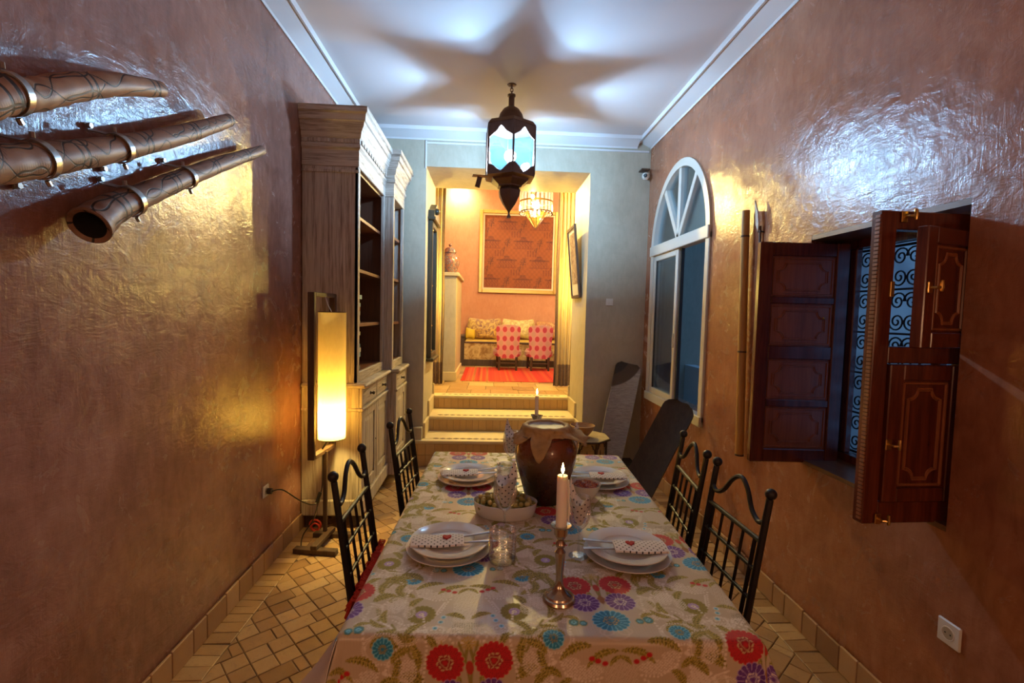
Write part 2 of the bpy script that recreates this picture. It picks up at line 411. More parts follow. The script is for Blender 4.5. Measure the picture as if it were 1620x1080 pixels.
for sx, x0, x1 in ((0, XL+.002, XL+BW), (1, XR-BW, XR-.002)):       # border course across the wall
    y = YF
    while y < YB-.1:
        h = random.uniform(.056,.078); s = random.uniform(-.006,.006)
        pieces.append([(x0,y),(x1,y+s),(x1,y+h+s),(x0,y+h)]); y += h
TS, ANG = .0905, math.radians(41)
ca, sa = math.cos(ANG), math.sin(ANG)
for i in range(-60, 70):
    for j in range(-60, 70):
        cx, cy = .1, 1.6
        if j % 3 == 0 and i % 2 == 0: q = [(i,j),(i+1.5,j),(i+1.5,j+1),(i,j+1)]
        elif j % 3 == 0: q = [(i+.5,j),(i+1,j),(i+1,j+1),(i+.5,j+1)]
        else: q = [(i,j),(i+1,j),(i+1,j+1),(i,j+1)]
        q = [((a*ca-b*sa)*TS+cx, (a*sa+b*ca)*TS+cy) for a, b in q]
        for pl in ((-1,0,-(XL+BW)), (1,0,XR-BW), (0,-1,-YF), (0,1,YB-.05)):
            q = clip(q, *pl)
            if not q: break
        if q and len(q) >= 3 and area(q) > .0006: pieces.append(q)
def vis(p):
    x = sum(a for a, b in p)/len(p); y = sum(b for a, b in p)/len(p)
    ok = 1.55 < y < 4.6 and (x < -.28 or x > .72 or y > 3.0) and not (x < -.8 and y > 3.3) and abs(x-.05)/y < 1.08
    return (0 if ok else 1, y)
pieces.sort(key=vis)
for p in pieces[:300]:
    g = G(); tile_geo(g, p, 0); g.build('floor_tile', M['tile'], floor, smooth=0, recalc=False)
g = G()
for p in pieces[300:]: tile_geo(g, p, 0)
tag(g.build('floor_tile_field', M['tile'], floor, smooth=0, recalc=False), kind='stuff')

fl2 = struct(G().box(-2.0, 2.8, 6.05, 9.3, .3, Z3-.004).box(DL, DR, 5.476, DY, .3, Z3-.004).box(-.80, 1.12, DY, 6.05, .3, Z3-.004).build('floor_landing', M['mortar']))
for yy in np.arange(5.62, 8.4, .30):
    xx = -.8
    while xx < 1.15:
        wdt = random.uniform(.22,.34); g = G(); tile_geo(g, [(xx,yy),(xx+wdt,yy),(xx+wdt,yy+.30),(xx,yy+.30)], Z3, gap=.003); g.build('floor_tile', M['tile'], fl2, smooth=0, recalc=False); xx += wdt

# ---- skirtings of square clay tiles
def skirting(name, x, sgn, y0, y1, h=.115, t=.016):
    b = struct(G().box(x, x+sgn*.006, y0, y1, 0.001, h-.01).build(name, M['mortar']))
    y = y0
    while y < y1-.02:
        l = min(random.choice((.10,.12,.13,.14,.16)), y1-y); g = G(); g.tone = random.random(); hh = h+random.uniform(-.005,.004)
        g.box(min(x+sgn*.004,x+sgn*t), max(x+sgn*.004,x+sgn*t), y+.0012, y+l-.0012, .001, hh, .003); g.build('skirting_tile', M['skirt_tile'], b, smooth=0); y += l
skirting('baseboard_left', XL, 1, .9, YB-.02)
skirting('baseboard_right', XR, -1, .9, YB-.02)

# ---- stairs between the jambs
st = sroot('stairs', 'clay-tiled stairs with cream treads')
STEPS = [(4.63, 5.03, 0, .25), (5.03, 5.46, .25, .40), (5.46, 5.62, .40, Z3)]
for k, (y0, y1, z0, z1) in enumerate(STEPS):
    a, b = (DL+.001, DR-.001)
    g = G(); g.box(a, b, max(y0, YB+.001)+.01 if k == 0 else y0+.01, DY-.002, z0, z1-.03)
    if k == 0: g.box(DL-.105, DR+.105, y0+.01, YB-.001, 0, z1-.03)
    g.build('step_core', M['mortar'], st, smooth=0)
    g = G()
    if k == 0: g.box(DL-.11, DR+.11, y0-.004, YB-.001, z1-.032, z1, .006); g.box(a, b, YB-.001, y1+.012, z1-.032, z1)
    else: g.box(a, b, y0-.004, y1+.012, z1-.032, z1, .006)
    tr = g.build('tread', M['tread'], st)
    n = 21; g0 = G()
    for i in range(n):
        x = lerp(DL+.13, DR-.13, i/(n-1)); y = y0+.085; dx, dy = .029, .021
        g = G(); g.prism([(x-dx,y),(x,y-dy),(x+dx,y),(x,y+dy)], lambda p, q, d: (p, q, d), z1-.004, z1+.002); g.build('diamond_inlay', M['inlay'], tr, smooth=0)
    rows = [(z0+.001, z1-.033)] if k else [(.001, .108), (.110, z1-.033)]
    xa, xb = (DL-.105, DR+.105) if k == 0 else (a, b)
    for (za, zb) in rows:
        x = xa
        while x < xb-.02:
            wd = min(random.uniform(.06,.09), xb-x); g = G(); g.tone = random.uniform(.4,.7)
            g.box(x+.001, x+wd-.001, y0-.001+random.uniform(0,.002), y0+.012, za, zb, .002); g.build('riser_tile', M['riser_tile'], st, smooth=0); x += wd
# stepped plinth tiles at both sides of the stairs
for sx, x0, x1 in ((-1, DL-.002, DL+.022), (1, DR-.022, DR+.002)):
    for (y0, y1, z0, z1) in ((4.72, 5.05, .25, .40), (5.05, 5.48, .40, .56), (5.48, 5.5, .55, .68)):
        G().box(x0, x1, y0, y1+(.0), z0+.001, z1, .004).build('plinth_tile', M['tread'], st)
G().box(DL-.11, DL-.002, 4.645, YB-.002, .251, .37, .004).build('plinth_tile', M['plaster'], st)
G().box(DR+.002, DR+.11, 4.645, YB-.002, .251, .37, .004).build('plinth_tile', M['plaster'], st)

# ------------------------------------------------------------------ courtyard outside
M['yard'] = plain('courtyard_render', (.76,.77,.78), .8, vary=.12, vscale=1.5)
struct(G().box(4.6, 4.8, -1, 11, -.3, 5.6).build('wall_courtyard', M['yard']))
struct(G().box(XT, 4.6, -1, 11, -.4, -.3).build('floor_courtyard', M['mortar']))
struct(G().box(2.3, 2.42, 3.2, 5.6, -.3, .95).build('wall_parapet', M['yard']))

# ------------------------------------------------------------------ window_1, arched sliding window
win = sroot('window_1', 'cream arched sliding window over the leaning boards')
F0, F1 = XR-.018, XR+.05
def ell(k, off): a = PI*k/NA; return (WC-(WH-off)*math.cos(a), WSP+(WT-WSP-off)*math.sin(a))
g = G()
outer = [(W0-.0,WS),]+[ell(k, 0) for k in range(NA+1)]+[(W1,WS)]
for k in range(NA):
    g.prism([ell(k,-.012), ell(k+1,-.012), ell(k+1,.05), ell(k,.05)], fx, F0, F1)
g.build('arch_frame', M['upvc'], win)
for nm, q in (('frame_post', (W0-.012, W0+.05, WS, WSP)), ('frame_post', (W1-.05, W1+.012, WS, WSP)), ('transom', (W0-.012, W1+.012, WSP-.045, WSP+.045)), ('sill', (W0-.012, W1+.012, WS-.03, WS+.045))):
    G().box(F0-(.012 if nm in ('sill','transom') else 0), F1, *q, .005).build(nm, M['upvc'], win)
# spokes of the fan light
for an in (55, 90, 125):
    a = math.radians(an); c0 = Vector((0, WC, WSP+.03)); L = 1/math.sqrt((math.cos(a)/(WH-.03))**2+(math.sin(a)/(WT-WSP-.03))**2)
    d = Vector((0, -math.cos(a), math.sin(a))); c1 = c0+d*(L-.03); mid = (c0+c1)/2
    G().obox(((F0+F1)/2+.004, mid.y, mid.z), ((1,0,0), d, Vector((1,0,0)).cross(d)), (.028, (c1-c0).length/2, .024), .004).build('spoke', M['upvc'], win)
def arcpane(a0, a1):
    n = 10; pts = [(WC, WSP+.02)]+[(WC-(WH-.03)*math.cos(lerp(a0,a1,i/n)), WSP+(WT-WSP-.03)*math.sin(lerp(a0,a1,i/n))) for i in range(n+1)]
    g = G(); g.prism(pts, fx, XR+.022, XR+.026); g.build('fan_pane', M['pane'], win)
for a0, a1 in ((0,55),(55,90),(90,125),(125,180)): arcpane(math.radians(a0)+.001, math.radians(a1)-.001)
def sash(name, y0, y1, x):
    z0, z1 = WS+.045, WSP-.045; t = .05
    s = G().box(x, x+.03, y0, y0+t, z0, z1, .004).box(x, x+.03, y1-t, y1, z0, z1, .004).box(x, x+.03, y0+t, y1-t, z0, z0+t, .004).box(x, x+.03, y0+t, y1-t, z1-t, z1, .004).build(name, M['upvc'], win)
    G().box(x+.012, x+.016, y0+t-.004, y1-t+.004, z0+t-.004, z1-t+.004).build('pane', M['pane'], s)
    G().box(x+.008, x+.020, y1-t-.006, y1-t-.001, z0+t, z1-t).build('gasket', M['gasket'], s)
    return s
s1 = sash('sash', WC-.03, W1-.05, XR-.006); G().box(XR-.014, XR-.006, WC-.012, WC+.004, 1.24, 1.36, .002).build('sash_handle', M['upvc'], s1)
sash('sash', WC-.02, W1-.055, XR+.026)
G().box(XR+.012, XR+.04, WC-.055, WC-.035, WS+.045, WSP-.045).build('gasket', M['gasket'], win)

# ------------------------------------------------------------------ window_2 behind the shutters
w2 = sroot('window_2', 'mahogany window frame with a scrolled iron grille')
XG = XR+.20; S1G = 2.385
g = G(); g.box(XG, XG+.055, S0, S0+.06, SB, ST).box(XG, XG+.055, S1G-.06, S1G, SB, ST).box(XG, XG+.055, S0, S1G, SB, SB+.055).box(XG, XG+.055, S0, S1G, ST-.06, ST)
g.build('frame', M['mahog'], w2, smooth=0)
G().prism([(XR+.001,S0+.001),(XR+.001,S1-.001),(XG,S1G),(XG,S0+.001)], lambda a, b, d: (a, b, d), ST-.022, ST-.0005).build('lintel_board', M['lintel'], w2, smooth=0)
G().prism([(XR+.001,S0+.001),(XR+.001,S1-.001),(XG,S1G),(XG,S0+.001)], lambda a, b, d: (a, b, d), SB+.0005, SB+.018).build('sill_board', M['lintel'], w2, smooth=0)
G().box(XG+.02, XG+.024, 2.28, S1G-.06, SB+.055, ST-.06).build('dim_pane', thin_glass('dim_pane', (.25,.25,.32), .3, .05), w2)
for yb in (S0+.30, 2.262): G().box(XG+.008, XG+.04, yb-.02, yb+.02, SB+.055, ST-.06, .004).build('casement_stile', M['mahog'], w2)
gr = G().box(XG+.075, XG+.085, S0+.05, S1G-.05, SB+.05, SB+.06).box(XG+.075, XG+.085, S0+.05, S1G-.05, ST-.07, ST-.06).build('grille_frame', M['iron'], w2)
XI = XG+.08
for i in range(5):
    y = lerp(S0+.06, S1G-.06, i/4); g = G(); g.tube([(XI,y,SB+.05),(XI,y,ST-.06)], .0055, 6); g.build('grille_bar', M['iron'], gr)
for i in range(1, 5):
    z = lerp(SB+.05, ST-.06, i/5); g = G(); g.tube([(XI,S0+.05,z),(XI,S1G-.05,z)], .005, 6); g.build('grille_bar', M['iron'], gr)
def spiral(cy, cz, r, sgn, up, n=26):
    return [(XI, cy+sgn*r*(1-k/n*.85)*math.cos(k/n*3.4*PI+(PI if up else 0)), cz+(1 if up else -1)*r*(1-k/n*.85)*math.sin(k/n*3.4*PI)) for k in range(n+1)]
def scroll_mesh(r, sgn, up):
    g = G(); g.tube([(p[0]-XI, p[1], p[2]) for p in spiral(0, 0, r, sgn, up)], .0038, 5); return g.mesh('scroll', M['iron'])
smesh = {(s, u): scroll_mesh(.042, s, u) for s in (-1,1) for u in (0,1)}
for i in range(4):
    yc = lerp(S0+.06, S1G-.06, (i+.5)/4)
    for j in range(5):
        zc = lerp(SB+.05, ST-.06, (j+.5)/5)
        for s in (-1,1):
            for u in (0,1): link('grille_scroll', smesh[(s, u)], gr, (XI, yc+s*.036, zc+(.045 if u else -.045)))
# shutters
def moulded_panel(fn, a0, a1, b0, b1, parent, matp, matm, name='panel'):
    """raised field with a moulding whose corners are scooped; fn(a,b,d): d towards the viewer"""
    p = G(); p.prism([(a0,b0),(a1,b0),(a1,b1),(a0,b1)], fn, -.004, .002); o = p.build(name, matp, parent, smooth=0)
    i = .16*min(a1-a0, b1-b0); c = .13*min(a1-a0, b1-b0)+.012
    A0, A1, B0, B1 = a0+i, a1-i, b0+i, b1-i
    pts = []
    for cx, cy, st_ in ((A0,B0,90),(A1,B0,180),(A1,B1,270),(A0,B1,0)):
        for k in range(7):
            an = math.radians(st_-90*k/6); 
            pts.append((cx+c*math.cos(an), cy+c*math.sin(an)))
    # order: each scooped corner arc keeps the outline turning the same way
    def tub(pts, r, h):
        g = G(); g.tube([fn(a, b, h) for a, b in pts], r, 6, closed=True); return g
    tub(pts, .0042, .003).build('moulding', matm, o)
    s = .012; sx = (A0+A1)/2; sy = (B0+B1)/2
    tub([(sx+(a-sx)*.92, sy+(b-sy)*.955) for a, b in pts], .0026, .003).build('moulding', matm, o)
    e = .010; rect = [(a0+e,b0+e),(a1-e,b0+e),(a1-e,b1-e),(a0+e,b1-e)]
    g = G()
    for k in range(4):
        p0, p1 = rect[k], rect[(k+1) % 4]; g.tube([fn(*p0, .003), fn(*p1, .003)], .005, 6)
    g.build('panel_bead', matm, o)
    return o
sh = thing('window_shutter', 'mahogany shutter leaf with four stacked moulded panels beside the cane pole', 'shutter', (1.28, 2.245, SB+.005), math.radians(-3))
# local: x along the leaf 0..0.43, y=0 front face, z up
LW, LH = .425, 1.055
fnl = lambda a, b, d: (a, -d, b)
sh_st = .062; zs = [0, .065, .27, .305, .50, .565, .765, .80, .99, LH]
G().box(0, sh_st, 0, .034, 0, LH, .004).build('stile', M['mahog'], sh); G().box(LW-sh_st, LW, 0, .034, 0, LH, .004).build('stile', M['mahog'], sh)
for a, b in ((zs[0],zs[1]),(zs[2],zs[3]),(zs[4],zs[5]),(zs[6],zs[7]),(zs[8],zs[9])): G().box(sh_st, LW-sh_st, .002, .032, a, b, .004).build('rail', M['mahog'], sh)
fnp = lambda a, b, d: (a, .016-d, b)
for a, b in ((zs[1],zs[2]),(zs[3],zs[4]),(zs[5],zs[6]),(zs[7],zs[8])): moulded_panel(fnp, sh_st, LW-sh_st, a, b, sh, M['mahog_lit'], M['mahog_lit'])
G().ball((LW-sh_st-.05, -.002, .70), .006).build('peg', M['brass'], sh)

s2 = thing('window_shutter', 'mahogany shutter leaf with a small inner door standing ajar and brass latches', 'shutter', (1.272, 1.532, SB+.012), math.radians(2.5))
LW2, LH2 = .375, 1.045
st2 = .056
ed = G().box(0, st2, 0, .042, 0, LH2, .003).build('stile', M['mahog'], s2)
for k in range(66):   # carved ridges on the free edge
    pass
g = G()
for k in range(78):
    z = lerp(.012, LH2-.012, (k+.5)/78); g.box(-.0035, .001, .004, .022, z-.0045, z+.0045)
g.build('ridged_edge', M['mahog_lit'], ed, smooth=0)
G().box(LW2-st2*.8, LW2, 0, .042, 0, LH2, .003).build('stile', M['mahog'], s2)
for a, b in ((0,.075),(.545,.60),(.985,LH2)): G().box(st2, LW2-st2*.8, .002, .040, a, b, .003).build('rail', M['mahog'], s2)
def leafdoor(parent, w, h, name):
    d = bpy.data.objects.new(name, None); COL.objects.link(d); d.parent = parent; return d
# lower inner door, shut
x0, x1 = st2+.002, LW2-st2*.8-.002
ld = G().box(x0, x0+.05, -.012, .022, .078, .542, .003).box(x1-.045, x1, -.012, .022, .078, .542, .003).box(x0+.05, x1-.045, -.012, .022, .078, .125, .003).box(x0+.05, x1-.045, -.012, .022, .49, .542, .003).build('inner_door', M['mahog'], s2)
moulded_panel(lambda a, b, d: (a, .002-d, b), x0+.05, x1-.045, .125, .49, ld, M['mahog'], M['mahog_lit'])
# upper inner door, ajar, hinged on the jamb side
ud = G().box(-(x1-x0)-.0, -(x1-x0)+.05, -.017, .017, 0, .381, .003).box(-.045, 0, -.017, .017, 0, .381, .003).box(-(x1-x0)+.05, -.045, -.017, .017, 0, .05, .003).box(-(x1-x0)+.05, -.045, -.017, .017, .33, .381, .003).build('inner_door', M['mahog'], s2)
ud.location = (x1, -.004, .602); ud.rotation_euler = (0,0,math.radians(16))
moulded_panel(lambda a, b, d: (a, -.006-d, b), -(x1-x0)+.05, -.045, .05, .33, ud, M['mahog'], M['mahog_lit'])
def latch(parent, x, y, z, name='latch'):
    o = G().box(x-.011, x+.011, y-.006, y, z-.018, z+.018, .002).build(name, M['brass'], parent)
    g = G(); g.tube([(x+.002,y-.004,z),(x+.004,y-.02,z),(x+.018,y-.026,z)], .0045, 8); g.tube([(x+.018,y-.026,z+.022),(x+.018,y-.026,z),(x+.018,y-.026,z-.012)], [.005,.0065,.004], 8)
    g.build('lever', M['brass'], o) if parent in (s2,) else None
    if parent not in (s2,):
        g.build('lever', M['brass'], parent)
latch(s2, st2+.008, -.012, .275); latch(s2, st2-.005, -.004, .02); latch(s2, st2+.02, 0.0, LH2-.02)
latch(ud, -(x1-x0)+.018, -.017, .19)
G().box(st2-.012, st2+.002, -.004, 0, .765, .815, .001).build('strike_plate', M['brass'], s2)

# ------------------------------------------------------------------ lantern over the stairs end of the table
LX, LY = .138, 3.70
la = thing('hanging_lantern', 'hexagonal copper lantern with glass panes hanging by a chain from the ceiling', 'lantern', (LX, LY, 2.21), math.radians(-90+4))
LZ = 2.21
def lz(z): return z-LZ
HR = .196                                              # corner radius of the hexagon, a corner faces the camera
hexp = lambda r, z, k: Vector((r*math.cos(PI/3*k), r*math.sin(PI/3*k), lz(z)))
def hexring(rz, name, mat=M['lantern'], n=6):
    g = G(); g.lathe([(r, lz(z)) for r, z in rz], n); return g.build(name, mat, la, smooth=20)
hexring([(.02,2.21),(.006,2.245),(.012,2.262),(.055,2.318),(.083,2.372),(.09,2.412),(.078,2.428),(.10,2.436),(.10,2.444)], 'drop_finial')
hexring([(.10,2.444),(.150,2.478),(.155,2.490),(.10,2.491)], 'funnel')
hexring([(.155,2.490),(HR+.004,2.500),(HR+.004,2.512),(HR-.014,2.514)], 'bottom_rim')
hexring([(.165,2.855),(HR,2.858),(HR+.006,2.868),(HR-.02,2.900),(.105,2.904),(.098,2.90),(.16,2.868)], 'top_plate')
g = G(); g.lathe([(.11,lz(2.900)),(.102,lz(2.912)),(.096,lz(2.935)),(.085,lz(2.972)),(.06,lz(3.008)),(.03,lz(3.028)),(.022,lz(3.034)),(.022,lz(3.10)),(.03,lz(3.104)),(.03,lz(3.116)),(.012,lz(3.12))], 32); g.build('dome', M['lantern'], la)
def link_mesh():
    g = G(); g.tube([(.010*math.cos(t), 0, .017*math.sin(t)) for t in [2*PI*k/14 for k in range(14)]], .0032, 6, closed=True); return g.mesh('chain_link', M['lantern'])
lm = link_mesh()
for k in range(3): link('chain_link', lm, la, (0, 0, lz(3.128+.024*k)), (0, 0, PI/2*(k % 2)))
G().lathe([(.035,lz(3.19)-.0),(.03,lz(3.184)),(.008,lz(3.178))], 20).build('ceiling_rose', M['lantern'], la)
ZS, ZP, ZS2, ZP2, ZT, ZB = 2.775, 2.838, 2.570, 2.518, 2.862, 2.512
for k in range(6):
    a, b = hexp(HR, 0, k), hexp(HR, 0, k+1); a.z = b.z = 0; out = ((a+b)/2).normalized()
    def fn(s, z, d, a=a, b=b, out=out):
        p = a+(b-a)*s+out*d; return (p.x, p.y, lz(z))
    g = G(); g.tube([fn(0, ZB, 0), fn(0, ZT, 0)], .0075, 8); g.build('corner_post', M['lantern'], la)
    g = G()
    for q in ([(0,ZT),(.5,ZT),(.5,ZP),(.42,ZP-.012),(.30,ZS+.022),(.16,ZS+.004),(.06,ZS-.008),(0,ZS-.02)],):
        g.prism(q, fn, -.002, .002); g.prism([(1-s, z) for s, z in q], fn, -.002, .002)
    g.build('pointed_valance', M['lantern'], la, smooth=0)
    g = G(); q = [(0,ZB),(.5,ZB),(.5,ZP2),(.40,ZP2+.012),(.27,ZS2-.018),(.14,ZS2),(.05,ZS2+.008),(0,ZS2+.02)]
    g.prism(q, fn, -.002, .002); g.prism([(1-s, z) for s, z in q], fn, -.002, .002); g.build('pointed_apron', M['lantern'], la, smooth=0)
    g = G(); g.prism([(.04,ZB+.004),(.96,ZB+.004),(.96,ZT-.004),(.04,ZT-.004)], fn, -.0085, -.0065); g.build('pane', M['lantern_glass'], la, smooth=0)
g = G(); g.ball((0,0,lz(2.668)), .044, 14, 8); bulb = g.build('bulb', emit('lantern_bulb', L_LANTERN), la)
G().lathe([(.016,lz(2.62)),(.016,lz(2.644)),(.013,lz(2.646))], 14).build('bulb_holder', M['black'], la)
G().lathe([(.006,lz(2.49)),(.006,lz(2.62))], 8).build('stem', M['lantern'], la)
fl = G().obox((.035,-.225,lz(2.500)), (Vector((.07,-.997,0)), Vector((.997,.07,0)), Vector((0,0,1))), (.055,.030,.002), .001).build('open_flap', M['lantern'], la)
G().obox((.05,-.235,lz(2.452)), (Vector((.07,-.997,.25)).normalized(), Vector((.997,.07,0)), Vector((0,.25,1)).normalized()), (.018,.002,.040), .001).build('hanging_tab', M['lantern'], la)
# ------------------------------------------------------------------ floor lamp
fl_ = thing('floor_lamp', 'floor lamp with a tall yellow paper shade in a dark wooden frame', 'lamp', (-1.02, 3.07, 0))
LW_ = M['lampwood']
wb(G().obox((-1.02,2.925,.016), (Vector((.99,-.13,0)),Vector((.13,.99,0)),Vector((0,0,1))), (.134,.024,.016), .003), 'foot_bar', LW_, fl_)
wb(G().obox((-.985,3.145,.016), (Vector((.99,-.05,0)),Vector((.05,.99,0)),Vector((0,0,1))), (.125,.022,.016), .003), 'foot_bar', LW_, fl_)
wb(G().obox((-1.01,3.035,.046), (Vector((.1,.995,0)),Vector((-.995,.1,0)),Vector((0,0,1))), (.14,.02,.014), .003), 'foot_beam', LW_, fl_)
PX, PY = -1.02, 3.10
wb(G().box(PX-.012, PX+.012, PY-.012, PY+.012, .06, .585, .003), 'post', LW_, fl_)
dv = Vector((.12,.99,0)).normalized(); pv = Vector((dv.y,-dv.x,0))
n0 = Vector((-1.055,2.955,0)); n1 = n0+dv*.285
for nm, q in (('frame_upright', n0), ('frame_upright', n1)):
    wb(G().obox((q.x,q.y,1.08), (dv,pv,Vector((0,0,1))), (.013,.021,.51), .003), nm, LW_, fl_)
mid = (n0+n1)/2
for z in (.583, 1.577): wb(G().obox((mid.x,mid.y,z), (dv,pv,Vector((0,0,1))), (.13,.021,.013), .003), 'frame_rail', LW_, fl_)
SHX, SHY = mid.x+.062, mid.y-.01
m = Mat('yellow_paper_shade'); m.nt.nodes.remove(m.b)
nz = m.noise(m.co((1,1,.4)), 60, 4, .7); pc = m.mix(nz, (.82,.62,.26), (.95,.76,.36))
tl = m.n('ShaderNodeBsdfTranslucent', None, Color=pc); df = m.n('ShaderNodeBsdfDiffuse', None, Color=pc); mx = m.n('ShaderNodeMixShader', None, i0=.62, i1=df.outputs[0], i2=tl.outputs[0]); m.nt.links.new(mx.outputs[0], m.out.inputs[0]); M['shade'] = m.m
g = G(); n = 40; SR = .083
def shp(u, v): a = 2*PI*u; return (SHX+SR*math.cos(a), SHY+SR*math.sin(a), lerp(.672, 1.472, v))
g.grid(shp, n, 10); shade = wb(g, 'shade', M['shade'], fl_, recalc=False)
for z in (.672, 1.472):
    g = G(); g.tube([(SHX+SR*math.cos(2*PI*k/32), SHY+SR*math.sin(2*PI*k/32), z) for k in range(32)], .0028, 6, closed=True); wb(g, 'shade_ring', LW_, fl_)
g = G(); g.tube([(SHX-SR,SHY,1.465),(SHX+SR,SHY,1.465)], .0025, 6); g.tube([(SHX,SHY,1.465),(SHX-.03,SHY,1.52),(mid.x+.02,SHY,1.566)], .003, 6); wb(g, 'hanging_chain', M['steel'], fl_)
g = G(); g.ball((SHX,SHY,.80), .036, 14, 10); wb(g, 'bulb', emit('floor_lamp_bulb', L_FLOORLAMP), fl_)
g = G(); g.tube([(SHX,SHY,.765),(SHX,SHY,.70),(mid.x,mid.y,.60)], .006, 8); wb(g, 'bulb_holder', M['black'], fl_)
cord = thing('power_cord', 'thin black power cord with an inline switch running from the lamp to the socket', 'cord', (-1.1, 2.95, 0))
pts = bez([(-1.198,2.745,.455),(-1.16,2.80,.44),(-1.10,2.93,.32),(-1.055,3.03,.27),(-1.035,3.085,.36),(-1.032,3.09,.58)], 10)
g = G(); g.tube(pts, .0035, 6); wb(g, 'cable', M['black'], cord)
pts = bez([(-1.045,3.06,.29),(-1.06,3.0,.18),(-1.13,3.02,.07),(-1.12,2.97,.008),(-1.04,2.90,.006)], 10)
g = G(); g.tube(pts, .0035, 6); wb(g, 'cable', M['black'], cord)
wb(G().obox((-1.045,3.05,.30), (Vector((.2,.3,.93)).normalized(),Vector((.95,-.3,0)).normalized(),Vector((-.25,-.9,.35)).normalized()), (.035,.011,.009), .004), 'inline_switch', M['black'], cord)
wb(G().tube([(-1.222,2.745,.455),(-1.20,2.745,.455)], .017, 12), 'plug', M['black'], cord)
def socket(x, sgn, y, z, label, size=.04):
    s = thing('wall_socket', label, 'socket', (x, y, z-size))
    wb(G().box(min(x,x+sgn*.010), max(x,x+sgn*.010), y-size, y+size, z-size, z+size, .004), 'cover_plate', M['plastic'], s)
    g = G(); g.tube([(x+sgn*.0095,y+.021*math.cos(t),z+.021*math.sin(t)) for t in [2*PI*k/24 for k in range(24)]], .0025, 6, closed=True); wb(g, 'well_ring', M['plastic'], s)
    wb(G().tube([(x+sgn*.0098,y,z),(x+sgn*.0106,y,z)], .0195, 24), 'well', plain('socket_well', (.42,.36,.26), .5), s)
    for q in (-1,1): wb(G().tube([(x+sgn*.0104,y+q*.009,z),(x+sgn*.0112,y+q*.009,z)], .0028, 8), 'pin_hole', M['black'], s)
socket(XR, -1, 1.457, .478, 'white wall socket low on the plain brown wall below the shutters')
socket(XL, 1, 2.745, .455, 'white wall socket with the lamp plug in it beside the bookcase', .034)
sw = thing('light_switch', 'small white light switch on the beige wall beside the doorway', 'switch', (1.185, YB, 1.59))
wb(G().box(1.15,1.22,YB-.009,YB,1.592,1.662,.003), 'cover_plate', M['plastic'], sw); wb(G().box(1.165,1.205,YB-.013,YB-.008,1.607,1.647,.002), 'rocker', M['plastic'], sw)
sc_ = thing('security_camera', 'small white round security camera under a brown bracket high in the corner', 'camera', (1.478, YB-.05, 2.82))
wb(G().ball((1.475,YB-.065,2.835), .036, 20, 14), 'housing', M['plastic'], sc_); wb(G().tube([(1.463,YB-.095,2.833),(1.455,YB-.107,2.832)], [.018,.014], 16), 'lens', M['black'], sc_)
wb(G().box(1.425,1.505,YB-.10,YB-.001,2.885,2.90,.002).box(1.465,1.485,YB-.07,YB-.05,2.865,2.887), 'bracket', M['lampwood'], sc_)

# ------------------------------------------------------------------ bookcase
bc = thing('bookcase', 'tall limed-wood bookcase with open shelves over drawers and panelled doors', 'bookcase', (-1.02, 3.9, 0))
Y0, Y1, Y2 = 3.27, 4.10, 4.60                     # first bay, second (projecting) bay
XW = XL+.004
LI, LH_ = M['limed'], M['limed_h']
def cb(name, mat, x0, x1, y0, y1, z0, z1, bev=.003, par=None): return wb(G().box(x0,x1,y0,y1,z0,z1,bev), name, mat, par or bc)
B1, B2 = -.835, -.765                              # lower fronts
cb('plinth', LI, XW, B1+.012, Y0-.012, Y1, .09, .20, .008); cb('plinth', LI, XW, B2+.012, Y1, Y2, .09, .20, .008)
for (x, y) in ((XW+.05,Y0+.05),(B1-.04,Y0+.05),(B2-.05,Y2-.05),(XW+.05,Y2-.05)): cb('foot', M['darkwood'], x-.03, x+.03, y-.03, y+.03, 0, .09)
cb('base_carcass', LI, XW, B1-.02, Y0, Y1, .20, .965); cb('base_carcass', LI, XW, B2-.02, Y1+.001, Y2, .20, .965)
cb('base_side_moulding', LI, XW, B1+.01, Y0-.012, Y0+.001, .805, .83, .006)
cb('worktop', LH_, XW, B1+.03, Y0-.022, Y1, .965, .995, .010); cb('worktop', LH_, XW, B2+.03, Y1+.0005, Y2+.02, .965, .995, .010)
cb('drawer_rail', LH_, B1-.02, B1+.012, Y0, Y1, .805, .828, .005); cb('drawer_rail', LH_, B2-.02, B2+.012, Y1+.0005, Y2, .805, .828, .005)
def drawer(x, y0, y1):
    d = cb('drawer', LH_, x-.019, x, y0+.006, y1-.006, .836, .955, .006); yc = (y0+y1)/2
    g = G(); g.tube([(x-.001,yc,.898),(x+.012,yc,.898),(x+.026,yc,.898),(x+.032,yc,.898)], [.014,.006,.014,.008], 12); wb(g, 'knob', M['darkwood'], d)
def door(x, y0, y1):
    a, b = y0+.006, y1-.006; t = .055
    d = wb(G().box(x-.019,x,a,a+t,.21,.80,.003).box(x-.019,x,b-t,b,.21,.80,.003).box(x-.019,x,a+t,b-t,.21,.21+t+.02,.003).box(x-.019,x,a+t,b-t,.80-t,.80,.003), 'door', LI, bc)
    A, B, Z0_, Z1_ = a+t, b-t, .21+t+.02, .80-t; i = .035
    vs = [(x-.012,A,Z0_),(x-.012,B,Z0_),(x-.012,B,Z1_),(x-.012,A,Z1_),(x-.002,A+i,Z0_+i),(x-.002,B-i,Z0_+i),(x-.002,B-i,Z1_-i),(x-.002,A+i,Z1_-i)]
    g = G(); g.add(vs, [(0,1,5,4),(1,2,6,5),(2,3,7,6),(3,0,4,7),(4,5,6,7)]); wb(g, 'raised_panel', LI, d, smooth=0, recalc=False)
    wb(G().tube([(x,b-.02,.52),(x+.004,b-.02,.52)], .006, 8), 'keyhole', M['darkwood'], d)
YM = 3.70
